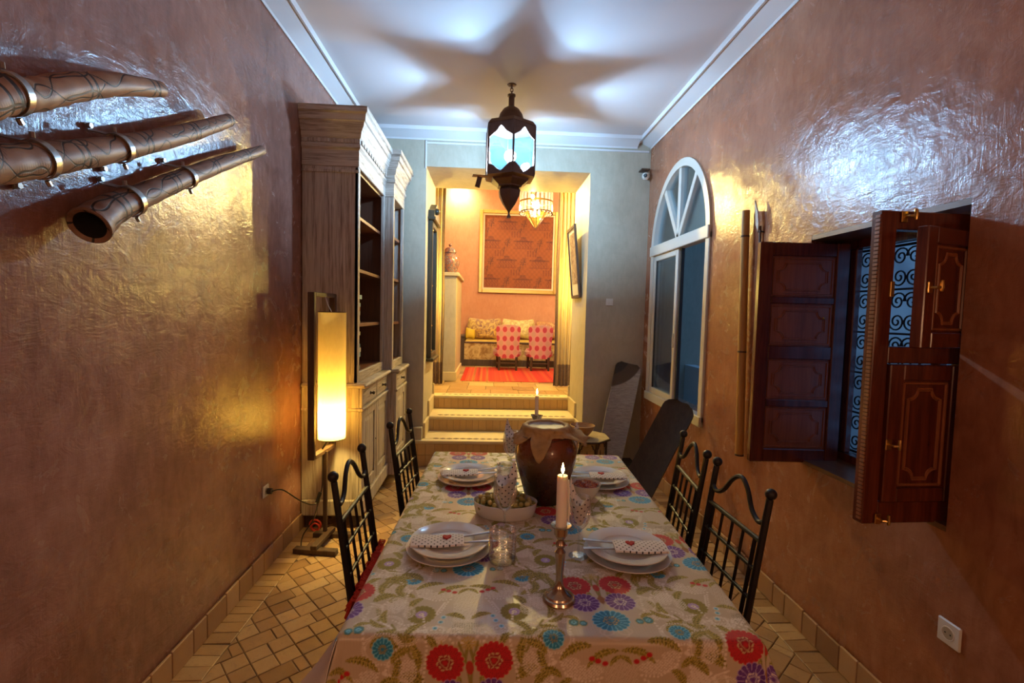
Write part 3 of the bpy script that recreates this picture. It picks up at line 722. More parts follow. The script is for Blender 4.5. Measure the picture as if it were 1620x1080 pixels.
cb('base_stile', LI, B1-.019, B1+.002, Y0, Y0+.03, .20, .965); cb('base_stile', LI, B2-.019, B2+.002, Y1+.0005, Y1+.03, .20, .965); cb('base_stile', LI, B2-.019, B2+.004, Y2-.035, Y2, .20, .965)
drawer(B1, Y0+.03, YM); drawer(B1, YM, Y1-.002); drawer(B2, Y1+.03, Y2-.035); door(B1, Y0+.03, YM); door(B1, YM, Y1-.002); door(B2, Y1+.03, Y2-.035)
U1, U2 = -.872, -.802; UT = 2.425                  # upper fronts
cb('side_panel', LI, XW, U1, Y0+.012, Y0+.036, .995, UT, .003); cb('side_panel', LI, XW, U2, Y2-.026, Y2-.002, .995, UT, .003)
cb('side_band', LI, XW, U1+.006, Y0+.004, Y0+.013, 2.385, 2.405, .003)
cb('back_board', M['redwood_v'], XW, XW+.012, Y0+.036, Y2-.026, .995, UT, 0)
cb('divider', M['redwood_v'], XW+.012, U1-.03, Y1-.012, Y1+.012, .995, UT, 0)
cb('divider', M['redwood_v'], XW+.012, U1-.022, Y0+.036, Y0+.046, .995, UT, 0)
for y0, y1, x in ((Y0+.012,Y0+.062,U1),(Y1-.04,Y1-.0005,U1),(Y1,Y1+.05,U2),(Y2-.052,Y2-.002,U2)):
    cb('front_stile', LI, x-.024, x+.001, y0, y1, .995, UT, .004)
cb('return_panel', LI, U1-.03, U2-.020, Y1+.001, Y1+.020, .995, UT, .002)
cb('front_rail', LH_, U1-.024, U1, Y0+.062, Y1-.04, .995, 1.065, .004); cb('front_rail', LH_, U2-.024, U2, Y1+.05, Y2-.052, .995, 1.065, .004)
cb('shelf', M['redwood'], XW+.012, U1-.026, Y0+.046, Y1-.012, 1.04, 1.062, 0); cb('shelf', M['redwood'], XW+.012, U2-.026, Y1+.012, Y2-.026, 1.04, 1.062, 0)
SHZ = (1.385, 1.765, 2.125)
for z in SHZ:
    cb('shelf', M['redwood'], XW+.012, U1-.03, Y0+.046, Y1-.012, z-.014, z+.010, .002); cb('shelf', M['redwood'], XW+.012, U2-.03, Y1+.012, Y2-.026, z-.014, z+.010, .002)
cb('top_board', M['redwood_v'], XW, U1-.02, Y0+.036, Y2-.026, UT-.02, UT, 0)
# flared cornice: profile (overhang, z)
CO = [(0,UT),(.004,UT+.005),(.004,2.53),(.016,2.545),(.016,2.565),(.010,2.57),(.010,2.60),(.018,2.61),(.024,2.645),(.042,2.675),(.046,2.70),(.056,2.705),(.060,2.745),(.072,2.755),(.072,2.79)]
def corn(name, xf_, y0, y1, near, far, mat):
    rows = []
    for d, z in CO:
        a = y0-(d if near else 0); b = y1+(d if far else 0); rows.append([(XW,a,z),(xf_+d,a,z),(xf_+d,b,z),(XW,b,z)])
    g = G()
    for r in rows: g.add(r, [])
    for i in range(len(rows)-1):
        for k in range(4): g.f.append((i*4+k, i*4+(k+1) % 4, (i+1)*4+(k+1) % 4, (i+1)*4+k))
    g.f.append((0,1,2,3)); L = (len(rows)-1)*4; g.f.append((L,L+1,L+2,L+3)); return wb(g, name, mat, bc, smooth=25)
c1 = corn('cornice', U1, Y0+.012, Y1-.001, True, False, LH_); c2 = corn('cornice', U2, Y1, Y2-.002, True, True, LH_)
# dentil row on the cornice
for k in range(8):
    x = lerp(XW+.03, U1-.02, k/7); wb(G().box(x-.016,x+.016,Y0-.004,Y0+.004,2.575,2.60,.002), 'dentil', LI, c1)
for k in range(12):
    y = lerp(Y0+.05, Y1-.06, k/11); wb(G().box(U1+.006,U1+.02,y-.02,y+.02,2.575,2.60,.002), 'dentil', LI, c1)
# books lying in stacks on two shelves
BC = [(.30,.20,.12),(.42,.36,.28),(.06,.16,.28),(.18,.33,.42),(.45,.42,.38),(.35,.10,.05),(.10,.18,.16),(.50,.46,.36)]
bm_ = [plain('book_cover_%d' % i, c, .55) for i, c in enumerate(BC)]; paper = plain('book_pages', (.55,.50,.40), .8)
BL = ['tan','beige','navy','blue','grey','rust','dark green','cream']
def book(x0, x1, y0, y1, z0, z1, k, label, grp):
    b = thing('book', label, 'book', ((x0+x1)/2,(y0+y1)/2,z0), 0, grp); t = .003
    wb(G().box(x0,x1,y0,y1,z0,z0+t,.0005).box(x0,x1,y0,y1,z1-t,z1,.0005).box(x1-t,x1,y0,y1,z0+t,z1-t), 'cover', bm_[k], b); wb(G().box(x0+.003,x1-t,y0+.003,y1-.003,z0+t,z1-t), 'pages', paper, b)
for zb, ks, tp in ((1.0625,(6,1,2,3,4,2,5,1,7),'bottom'),(1.3955,(4,4,7,5,3,6,3,0),'lowest inner')):
    z = zb
    for i, k in enumerate(ks):
        h = random.uniform(.024,.034); l = random.uniform(.16,.20); dx = random.uniform(-.015,.012)
        where = 'the bookcase bottom' if tp == 'bottom' else 'the middle shelf of the bookcase'
        pos = 'lowest' if i == 0 else ('topmost' if i == len(ks)-1 else '%s up' % ['','second','third','fourth','fifth','sixth','seventh','eighth'][i])
        book(-1.09+dx, -.925+dx, 3.335, 3.335+l*1.15, z, z+h, k, '%s book, %s in the stack on %s' % (BL[k], pos, where), 'books stacked in the bookcase'); z += h+.0006
wb(G(), 'x', None, None) if False else None
og = thing('ornament', 'small orange triangular ornament on the upper right shelf of the bookcase', 'ornament', (-.86, 4.24, 1.776))
wb(G().prism([(4.20,1.7765),(4.28,1.7765),(4.25,1.86),(4.23,1.87)], lambda a, b, d: (d, a, b), -.90, -.845), 'body', plain('orange_clay', (.5,.2,.06), .6), og)
rc = thing('cable_coil', 'red cable coil on the floor against the bookcase plinth', 'cable', (-1.12, 3.23, 0))
g = G(); g.tube([(-1.13+.036*math.cos(t), 3.235-.008*math.sin(t), .042+.036*math.sin(t)) for t in [2*PI*k/28 for k in range(28)]], .006, 8, closed=True); wb(g, 'outer_loop', M['redcord'], rc)
g = G(); g.tube([(-1.125+.025*math.cos(t), 3.222, .031+.025*math.sin(t)) for t in [2*PI*k/28 for k in range(28)]], .006, 8, closed=True); wb(g, 'inner_loop', M['redcord'], rc)

# ------------------------------------------------------------------ didgeridoos on the left wall
def carved(name, cd_, cl_, freq):
    """burnt-in line carving: dark contour lines on stripped wood, in the pipe's own length/angle coordinates"""
    m = Mat(name); uv = m.n('ShaderNodeUVMap', dict(uv_map='UVMap')); sp = m.n('ShaderNodeSeparateXYZ', None, Vector=uv.outputs[0]); L, A = sp.outputs[0], sp.outputs[1]
    v = m.co(); n1 = m.noise(v, 14, 6, .6); base = m.ramp(m.math('ADD', m.math('MULTIPLY', n1, .6), m.math('MULTIPLY', m.noise(m.co((1,.15,.3)), 60, 3), .4)), [(.35, cd_), (.65, cl_)])
    w1 = m.math('MULTIPLY', m.math('SINE', m.math('MULTIPLY', L, freq)), .16); w2 = m.math('MULTIPLY', m.math('SINE', m.math('ADD', m.math('MULTIPLY', L, freq*2.1), 1.0)), .06)
    A4 = m.math('MULTIPLY', A, 4.0); ww = m.math('MULTIPLY', m.math('ADD', w1, w2), 2.6)
    d1 = m.math('ABSOLUTE', m.math('SUBTRACT', m.math('FRACT', m.math('ADD', A4, ww)), .5)); l1 = m.maprange(d1, .030, .055, 1, 0)
    d2 = m.math('ABSOLUTE', m.math('SUBTRACT', m.math('FRACT', m.math('SUBTRACT', m.math('ADD', A4, .35), ww)), .5)); l2 = m.math('MULTIPLY', m.maprange(d2, .025, .05, 1, 0), m.math('GREATER_THAN', m.math('SINE', m.math('MULTIPLY', L, 7.0)), -.2))
    fr = m.math('ABSOLUTE', m.math('SUBTRACT', m.math('FRACT', m.math('MULTIPLY', m.math('ADD', L, m.math('MULTIPLY', m.math('SINE', m.math('MULTIPLY', A, 6.283)), .012)), 3.3)), .5)); l3 = m.maprange(fr, .012, .022, 1, 0)
    fr2 = m.math('ABSOLUTE', m.math('SUBTRACT', m.math('FRACT', m.math('ADD', m.math('MULTIPLY', L, 3.3), .13)), .5)); l4 = m.maprange(fr2, .010, .018, 1, 0)
    hatch = m.math('MULTIPLY', m.math('GREATER_THAN', m.math('FRACT', m.math('MULTIPLY', L, 140)), .62), m.maprange(d1, .10, .26, 1, 0))
    k = m.math('MAXIMUM', m.math('MAXIMUM', l1, l2), m.math('MAXIMUM', l3, l4)); k = m.math('MAXIMUM', k, m.math('MULTIPLY', hatch, .45))
    m.bump(m.math('SUBTRACT', m.math('MULTIPLY', n1, .3), k), .35, .004); m.p(Base_Color=m.mix(k, base, (.022,.012,.008)), Roughness=.52); return m.m
def didge(pts, rad, label, mat, clamps, wall, hollow=True):
    P = bez(pts, 14); n = 28; nP = len(P); R_ = []
    for i in range(nP):
        t = i/(nP-1)*(len(rad)-1); k = min(int(t), len(rad)-2); R_.append(lerp(rad[k], rad[k+1], t-k)*(1+.025*math.sin(i*.9)))
    root = thing('didgeridoo', label, 'didgeridoo', tuple(P[nP//2]))
    g = G(); g.tube(P, R_, n); g.f = g.f[:-2]; 
    # bore: rolled rim and inner wall at both ends
    for end in (0, nP-1):
        b = end*n; c = P[end]; dr = (P[0]-P[1]).normalized() if end == 0 else (P[-1]-P[-2]).normalized()
        base = len(g.v); rim = [c+dr*.004+(Vector(g.v[b+k])-c)*.93 for k in range(n)]; inn = [c-dr*.004+(Vector(g.v[b+k])-c)*.74 for k in range(n)]
        g.v += [tuple(p) for p in rim+inn]; g.t += [0]*(2*n)
        for r0, r1 in ((b, base), (base, base+n)):
            for k in range(n): g.f.append((r0+k, r0+(k+1) % n, r1+(k+1) % n, r1+k))
        deep = [c-dr*.10+(Vector(g.v[b+k])-c)*.50 for k in range(n)]
        gb = G(); gb.add(inn+deep, [(k,(k+1) % n,n+(k+1) % n,n+k) for k in range(n)]+[tuple(range(n,2*n))]); wb(gb, 'bore', M['bore'], root, recalc=False)
    body = wb(g, 'pipe', mat, root)
    me = body.data; uvl = me.uv_layers.new(name='UVMap'); cum = [0]
    for i in range(1, nP): cum.append(cum[-1]+(P[i]-P[i-1]).length)
    arr = np.zeros((len(me.loops), 2), dtype=np.float32); li = 0
    vi = np.zeros(len(me.loops), dtype=np.int32); me.loops.foreach_get('vertex_index', vi)
    for poly in me.polygons:
        idx = [vi[q] for q in poly.loop_indices]; ks = [(a % n)/n for a in idx]; wrap = max(ks)-min(ks) > .5
        for q, a in zip(poly.loop_indices, idx):
            s = a//n; L = cum[s] if s < nP else 99.5; k = (a % n)/n; arr[q] = (L, k+1 if wrap and k < .5 else k)
    uvl.data.foreach_set('uv', arr.ravel())
    for ci in clamps:
        i = int(ci*(nP-1)); c = P[i]; T = (P[min(i+1,nP-1)]-P[i-1]).normalized(); r = R_[i]+.005
        up = (Vector((0,0,1))-T*T.z).normalized(); ou = Vector((1,0,0)); ou = (ou-T*ou.dot(T)).normalized()
        g = G()
        arc = [c+(up*math.cos(a)+ou*math.sin(a))*r for a in [lerp(-.12*PI,1.12*PI,k/22) for k in range(23)]]
        a0 = Vector((wall, arc[0].y, arc[0].z))+up*.0; a1 = Vector((wall, arc[-1].y, arc[-1].z))
        path = [Vector((wall+.004, c.y+up.y*(r+.028), c.z+up.z*(r+.028))), Vector((wall+.010, c.y+up.y*(r+.008), c.z+up.z*(r+.008)))]+arc+[Vector((wall+.010, c.y-up.y*(r+.008), c.z-up.z*(r+.008))), Vector((wall+.004, c.y-up.y*(r+.028), c.z-up.z*(r+.028)))]
        # strap: flat band swept along the path
        vs = []; fs = []
        for j, p in enumerate(path):
            d = (path[min(j+1,len(path)-1)]-path[max(j-1,0)]).normalized(); nn = d.cross(T).normalized()
            for (a, b) in ((-.010,-.002),(.010,-.002),(.010,.002),(-.010,.002)): vs.append(p+T*a+nn*b)
        for j in range(len(path)-1):
            for k in range(4): fs.append((j*4+k, j*4+(k+1) % 4, (j+1)*4+(k+1) % 4, (j+1)*4+k))
        fs += [(0,1,2,3), tuple(len(vs)-4+k for k in range(4))]
        g.add(vs, fs); cl = wb(g, 'clamp', M['steel'], root)
        for sgn in (1,-1):
            b = Vector((wall+.006, c.y, c.z))+Vector((0,up.y,up.z))*sgn*(r+.020); wb(G().tube([b, b+Vector((.012,0,0))], .008, 6), 'bolt', M['steel'], cl)
            b2 = c+up*sgn*(r+.004)+ou*(r*.15); wb(G().tube([b2-T*.004, b2+up*sgn*.014], .0065, 6), 'bolt', M['steel'], cl)
    return root
dm1 = carved('carved_pale_didgeridoo_wood', (.25,.12,.06), (.41,.215,.115), 21); dm2 = carved('carved_brown_didgeridoo_wood', (.19,.092,.05), (.33,.17,.095), 33); dm3 = carved('carved_grey_brown_didgeridoo_wood', (.175,.09,.055), (.30,.16,.10), 17)
XD = -1.165
didge([(XD+.02,1.10,1.885),(XD+.02,1.208,1.966),(XD+.01,1.304,2.008),(XD,1.438,2.086),(XD,1.60,2.168),(XD,1.80,2.243)], [.048,.046,.040,.038,.034,.026], 'thick pale carved didgeridoo, uppermost of the three clamped to the wall', dm1, (.26,), XL)
didge([(XD+.02,1.02,1.74),(XD+.015,1.202,1.806),(XD+.01,1.353,1.868),(XD,1.60,1.974),(XD,1.95,2.148),(XD,2.25,2.312)], [.05,.046,.042,.038,.034,.027], 'long brown carved didgeridoo clamped between the other two', dm2, (.36,.60), XL)
didge([(XD+.01,1.47,1.712),(XD,1.56,1.775),(XD,1.72,1.862),(XD,1.92,1.968),(XD,2.20,2.11),(XD,2.56,2.283)], [.056,.046,.038,.035,.031,.024], 'lowest didgeridoo, its wide open mouth hanging below the others', dm3, (.32,.62), XL)

# ------------------------------------------------------------------ dining table and brocade cloth
TC, TRZ, TW, TL, TZ = Vector((.192, 1.795, 0)), -.040, .955, 1.45, .752
tb = thing('dining_table', 'long wooden dining table under the floral brocade cloth', 'table', tuple(TC), TRZ)
G().box(-TW/2+.006, TW/2-.006, -TL/2+.006, TL/2-.006, TZ-.035, TZ-.004, .01).build('table_top', M['lampwood'], tb)
G().box(-TW/2+.05, TW/2-.05, -TL/2+.05, TL/2-.05, TZ-.11, TZ-.035).build('apron', M['lampwood'], tb)
for sx in (-1,1):
    for sy in (-1,1): G().box(sx*.18-.032, sx*.18+.032, sy*.5-.032, sy*.5+.032, 0, TZ-.11, .004).build('leg', M['lampwood'], tb)

def brocade(u, v):
    """colour of the woven pattern at cloth coordinates (metres)"""
    N = len(u); C = np.empty((N,3), np.float32); C[:] = (.53,.445,.325); R = np.full(N, .30, np.float32)
    C *= (1+.03*np.sin(u*900)*np.sin(v*40))[:,None]
    def put(mask, col, a=1.0, rough=.7):
        mm = np.clip(mask*a, 0, 1)[:,None]; C[:] = C*(1-mm)+np.array(col, np.float32)*mm; R[:] = R*(1-mm[:,0])+rough*mm[:,0]
    sm = lambda d, w=.0012: np.clip(.5-d/(2*w), 0, 1)
    OL, OLD, GOLD, WHT = (.255,.215,.022), (.11,.09,.012), (.52,.40,.12), (.80,.75,.68)
    RED, DRED, PUR, LIL, BLU, LBL, TEAL = (.52,.008,.016), (.22,.004,.008), (.115,.022,.25), (.44,.32,.66), (.015,.25,.50), (.18,.62,.86), (.05,.24,.29)
    for ox, oy in ((0,0),(.345,-.255)):
        au = np.abs(((u-ox+.345) % .69)-.345)
        def loc(uc, vc): return au-uc, ((v-oy-vc+.25) % .5)-.25
        def locS(uc, vc): return ((u-ox-uc+.345) % .69)-.345, ((v-oy-vc+.25) % .5)-.25
        def leaf(uc, vc, L, W, ang, col=OL, n=7):
            x, y = loc(uc, vc); c, s = math.cos(ang), math.sin(ang); X = (x*c+y*s)/L; Y = (-x*s+y*c); Y = Y+.30*L*(X*X-.25)
            ph = X*n*.62-np.abs(Y)*38; lobe = np.abs(np.sin(ph*PI)); hw = W*1.15*np.sqrt(np.clip(1-X*X*np.sign(X+1.2), 0, 1))*(.55+.45*lobe)*np.where(X < 0, .9, 1-.35*X)
            inside = sm(np.abs(Y)-hw, .0008)*(np.abs(X) < 1); put(sm(np.abs(Y)-hw-.0014, .0006)*(np.abs(X) < 1.03), (.50,.43,.24), .5); put(inside, col)
            put(inside*(lobe < .30), (.070,.060,.012), .9); put(inside*(np.sin(ph*PI*3) > .4)*(lobe > .5), (.50,.43,.11), .9); put(inside*sm(np.abs(Y)-.0008, .0007), GOLD, .9)
        def ring(uc, vc, r, wd, col, dot=0, sy=1.0, a=.85):
            x, y = loc(uc, vc); q = np.hypot(x, y/sy); t = np.arctan2(y, x); mk = sm(np.abs(q-r)-wd*1.5)
            if dot: mk = mk*(np.sin(t*dot) > -.25)
            put(mk, col, a)
        def hatch(uc, vc, rx, ry, col=WHT, f=800, a=.7):
            x, y = loc(uc, vc); put(sm(np.hypot(x/rx, y/ry)*.02-.02)*(np.sin(x*f)*np.sin(y*f*1.1) > -.15), col, a)
        def curve(pts, wd, col, dot=0, a=.9):
            best = np.full(N, 9., np.float32); tt = np.zeros(N, np.float32); acc = 0
            for (p0, p1) in zip(pts[:-1], pts[1:]):
                x, y = loc(*p0); dx, dy = p1[0]-p0[0], p1[1]-p0[1]; L2 = dx*dx+dy*dy; t = np.clip((x*dx+y*dy)/L2, 0, 1); d = np.hypot(x-t*dx, y-t*dy)
                s_ = d < best; best = np.where(s_, d, best); tt = np.where(s_, acc+t*math.sqrt(L2), tt); acc += math.sqrt(L2)
            mk = sm(best-wd*1.45)
            if dot: mk = mk*(np.sin(tt*dot) > -.3)
            put(mk, col, a)
        def flower(uc, vc, Rr, n, co, ci, eye, rim, squash=1.0, gap=.10, gapc=None):
            x, y = loc(uc, vc); y = y/squash; q = np.hypot(x, y); t = np.arctan2(y, x)+.2; pe = np.abs(np.cos(t*n/2)); e = Rr*(.86+.14*np.sqrt(pe))
            ins = sm(q-e, .0007); put(sm(q-e-.0020, .0008), rim, .9); put(ins, co); put(ins*(pe < gap)*(q > .45*Rr), gapc or ci, .85); put(ins*(pe > .97)*(q > .55*Rr)*(q < .9*Rr), ci, .45)
            put(sm(q-.50*Rr*(.85+.15*np.cos(t*n)), .0008), ci, .75); put(sm(np.abs(q-(.37+.04*np.sin(t*6+1))*Rr)-.0020, .0008)*(np.sin(t*11) > -.7), eye, .95)
            put(sm(np.abs(q-.22*Rr*(1+.15*np.sin(t*3)))-.0012, .0007), eye, .7); put(sm(q-.13*Rr, .0008), co)
        # lace grounds and scrolls
        x, y = locS(0, -.175); put(sm(np.maximum(np.abs(x)-.038, np.abs(y)-.062))*(np.sin(x*1050)*np.sin(y*800) > .1), WHT, .45)
        x, y = locS(0, -.262); put(sm(np.maximum(np.abs(x)-.040+.3*np.abs(y), np.abs(y)-.022))*(np.sin((x+y)*560)*np.sin((x-y)*560) > .12), OLD, .6)
        ring(.150,-.048,.046,.0018,WHT,60,.72); ring(.150,-.048,.040,.0010,WHT,0,.72,.6)
        for q in ((.085,-.128,.046,.017),(.115,-.105,.022,.012),(.175,-.165,.030,.020),(.03,.232,.020,.012),(.205,-.10,.020,.028),(.165,.09,.022,.034),(.20,.06,.016,.024),(.075,-.285,.026,.014),(.13,-.262,.02,.012),(.24,-.24,.03,.018),(.19,.225,.026,.016)): hatch(*q)
        for q in ((.150,.150,.040),(.19,-.235,.034),(.115,.062,.034),(.075,-.275,.030),(.205,-.02,.030)): ring(q[0],q[1],q[2],.0016,WHT,44,.8,.8); ring(q[0],q[1],q[2]*.82,.0009,WHT,0,.8,.6)
        curve([(.02,.21),(.06,.235),(.11,.235),(.16,.20),(.19,.15),(.185,.10)], .0022, WHT, 620); curve([(.235,-.30),(.25,-.22),(.235,-.14),(.25,-.05),(.235,.05)], .0020, WHT, 620); curve([(.15,-.10),(.185,-.12),(.215,-.17),(.21,-.225),(.165,-.262)], .0030, WHT, 520)
        curve([(.045,-.145),(.085,-.150),(.128,-.128),(.140,-.095),(.132,-.078)], .0018, WHT, 700); curve([(.052,-.155),(.07,-.20),(.10,-.235),(.15,-.245),(.18,-.225)], .0017, WHT, 700)
        curve([(.060,-.158),(.080,-.205),(.115,-.250),(.165,-.262),(.20,-.235),(.205,-.20)], .0014, WHT); curve([(.10,-.262),(.085,-.29),(.06,-.285),(.058,-.26),(.075,-.25)], .0014, WHT)
        curve([(.012,-.300),(.036,-.300),(.050,-.280),(.042,-.262),(.026,-.262),(.022,-.275),(.03,-.282)], .0018, WHT, 600)
        curve([(.015,-.305),(.055,-.318),(.062,-.295)], .0014, GOLD); curve([(.11,.03),(.135,.055),(.132,.09),(.10,.10)], .0012, WHT); hatch(.115,.062,.024,.030,(.66,.60,.48),700,.5)
        ring(0,-.045,.030,.0016,(.66,.55,.45),0,.6,.7); ring(.022,-.038,.016,.0014,(.66,.55,.45),0,.8,.7)
        # leaves
        for q in ((.128,.128,.030,.015,.5),(.142,.045,.026,.009,1.7),(.128,.018,.026,.008,2.5),(.095,.020,.020,.007,.3),(.105,-.075,.040,.0105,-.35),(.045,-.094,.042,.0095,-.42),(.012,-.106,.02,.006,-.6),
                  (.030,-.212,.026,.009,.35),(.150,-.290,.040,.014,.35),(.195,-.275,.036,.014,-.5),(.135,-.155,.026,.011,-1.0),(.160,-.120,.026,.010,.3),(.190,-.060,.030,.010,.5),(.185,-.135,.024,.011,-.7),
                  (.165,.165,.026,.010,1.2),(.030,.120,.022,.007,1.1),(.215,-.005,.034,.010,.9),(.150,.21,.034,.012,-.3),(.120,-.325,.034,.011,1.35),(.165,-.345,.030,.010,1.8),(.085,.205,.024,.009,.8),(.215,-.20,.026,.010,1.3),(.05,-.33,.02,.008,1.0)):
            leaf(*q)
        curve([(0,.095),(.006,.15),(.022,.20)], .0022, OL); curve([(0,-.30),(.010,-.34),(.022,-.36)], .0028, OL); curve([(.13,-.33),(.15,-.29),(.18,-.24)], .0020, OL)
        x, y = locS(0,.142); put(sm(np.hypot(x*1.8, y)-.016), (.46,.03,.015)); x, y = locS(0,.088); put(sm(np.abs(x)+np.abs(y)*.6-.013), (.33,.14,.04)); x, y = locS(0,-.302); put(sm(np.hypot(x, y*1.2)-.018)*(np.sin(np.arctan2(y, x)*12) > -.3), GOLD)
        # berries, little teal and blue buds
        for uc, vc in ((.036,-.113),(.052,-.106),(.066,-.099)): x, y = loc(uc, vc); put(sm(np.hypot(x, y*1.2)-.0072), RED)
        for uc, vc in ((.066,-.236),(.078,-.258),(.060,-.218)):
            x, y = loc(uc, vc); put(sm(np.hypot(x, y)-.0075), WHT); put(sm(np.hypot(x, y)-.0055), LBL); put(sm(np.hypot(x, y)-.002), OLD)
        flower(.092,.000,.013,7,TEAL,OLD,LBL,GOLD); flower(.070,-.004,.010,6,TEAL,OLD,LBL,GOLD)
        # flowers
        flower(.114,-.205,.034,18,OL,OLD,GOLD,OL); flower(.114,-.205,.0125,10,LIL,PUR,WHT,LIL)
        flower(.150,-.048,.0235,14,BLU,(.01,.12,.22),(.30,.30,.12),LBL,1.0,.30,LBL)
        flower(.056,.155,.0445,20,RED,DRED,(.62,.46,.24),(.60,.45,.28)); flower(.047,.077,.038,16,PUR,(.20,.10,.36),(.72,.64,.66),LIL,1.0,.36,LIL); flower(0,.002,.045,18,BLU,(.01,.12,.26),GOLD,LBL,.85,.30,LBL)
    return C, R
def cloth():
    OV = .272; DS = .0031
    seg = lambda a, b, d: np.linspace(a, b, max(2, int(round((b-a)/d)))+1)[:-1]
    s = np.concatenate([seg(-TW/2-OV, -TW/2-.06, .006), seg(-TW/2-.06, TW/2+.06, .0023), seg(TW/2+.06, TW/2+OV, .006), [TW/2+OV]])
    t = np.concatenate([seg(-TL/2-OV, -TL/2-.16, .006), seg(-TL/2-.16, -.15, .0023), seg(-.15, .35, .0028), seg(.35, TL/2, .0034), seg(TL/2, TL/2+OV, .006), [TL/2+OV]])
    S, T = np.meshgrid(s, t, indexing='ij'); hx, hy = TW/2, TL/2; RB = .016
    dx = np.sign(S)*np.maximum(np.abs(S)-hx, 0); dy = np.sign(T)*np.maximum(np.abs(T)-hy, 0); L = (np.abs(dx)**8+np.abs(dy)**8)**.125
    bx = np.clip(S, -hx, hx); by = np.clip(T, -hy, hy); th = np.arctan2(dy, dx)
    # rounded over the edge, then hanging with soft folds that grow downwards
    al = np.minimum(L/RB, PI/2); out = RB*np.sin(al); down = RB*(1-np.cos(al))+np.maximum(L-RB*PI/2, 0)
    drop = np.clip(down/OV, 0, 1)
    along = np.where(np.abs(dx) > np.abs(dy), T, S)
    cor = (np.abs(dx) > 0) & (np.abs(dy) > 0)
    fold = .008*np.sin(along*15+1.3)+.006*np.sin(along*31+.4)
    cf = np.sin(2*np.mod(th, PI/2))                               # 0 at the edges of the corner, 1 on its diagonal
    flare = drop*(.016+fold)+np.where(cor, np.where(T > 0, .02, .085)*drop**1.2*cf*(1+.35*np.cos(th*9)), 0)
    out = out+flare; nx = np.where(L > 1e-9, np.cos(th), 0); ny = np.where(L > 1e-9, np.sin(th), 0)
    X = bx+nx*out; Y = by+ny*out; Z = TZ-down*np.where(cor, 1-.10*cf*drop, 1)
    Z += .0010*np.sin(S*9+T*4)*np.exp(-L*40)*np.cos(T*6) ; Z += np.where(L == 0, .0008*np.sin(T*2*PI/.36)**8, 0)
    ni, nj = S.shape; idx = np.arange(ni*nj).reshape(ni, nj)
    q = np.stack([idx[:-1,:-1], idx[1:,:-1], idx[1:,1:], idx[:-1,1:]], -1).reshape(-1, 4)
    me = bpy.data.meshes.new('cloth'); nv = ni*nj; nf = len(q)
    me.vertices.add(nv); me.vertices.foreach_set('co', np.stack([X, Y, Z], -1).astype(np.float32).ravel())
    me.loops.add(nf*4); me.loops.foreach_set('vertex_index', q.astype(np.int32).ravel())
    me.polygons.add(nf); me.polygons.foreach_set('loop_start', np.arange(0, nf*4, 4, dtype=np.int32)); me.polygons.foreach_set('use_smooth', np.ones(nf, bool)); me.update(calc_edges=True)
    # pattern laid a little askew to the table
    a = -.080; ca_, sa_ = math.cos(a), math.sin(a); U = S.ravel(); V = T.ravel()
    C, R = brocade((U*ca_-V*sa_)-(-.030-.192)+.028, (U*sa_+V*ca_)-(1.368-1.795))
    col = np.ones((nv,4), np.float32); col[:,:3] = C
    at = me.color_attributes.new('Col', 'FLOAT_COLOR', 'POINT'); at.data.foreach_set('color', col.ravel())
    ra = me.attributes.new('rgh', 'FLOAT', 'POINT'); ra.data.foreach_set('value', R.astype(np.float32))
    m = Mat('floral_brocade'); c = m.n('ShaderNodeAttribute', dict(attribute_name='Col')).outputs['Color']; r = m.n('ShaderNodeAttribute', dict(attribute_name='rgh')).outputs['Fac']
    h = m.math('ADD', m.math('MULTIPLY', r, 1.2), m.math('MULTIPLY', m.noise(m.co((1,.3,1)), 420, 2), .5)); m.bump(h, .22, .002)
    m.p(Base_Color=c, Roughness=r, Sheen_Weight=.1); me.materials.append(m.m)
    o = bpy.data.objects.new('tablecloth', None); COL.objects.link(o); o.location = TC; o.rotation_euler = (0,0,TRZ); tag(o, 'champagne brocade tablecloth woven with red, purple and blue flowers', 'tablecloth')
    e = bpy.data.objects.new('brocade', me); COL.objects.link(e); e.parent = o
    # white lining turned out at the near corner beside the chair with the red throw
    g = G()
    def lin(u, v):      # u=0 outer free edge, u=1 where it meets the front fall
        return (-hx-.012-(.20*v*(1-u)+.045*v*u)+.010*math.sin(v*7+u*4)*v, -hy-.020+.045*(1-u)-.055*v*u-.012*v+.012*math.sin(u*6)*v, TZ-.012-.24*v-.03*(1-u)*v)
    g.grid(lin, 12, 16, (-.002,-.001,0)); g.build('turned_lining', plain('white_lining', (.62,.56,.50), .6), o)
cloth()

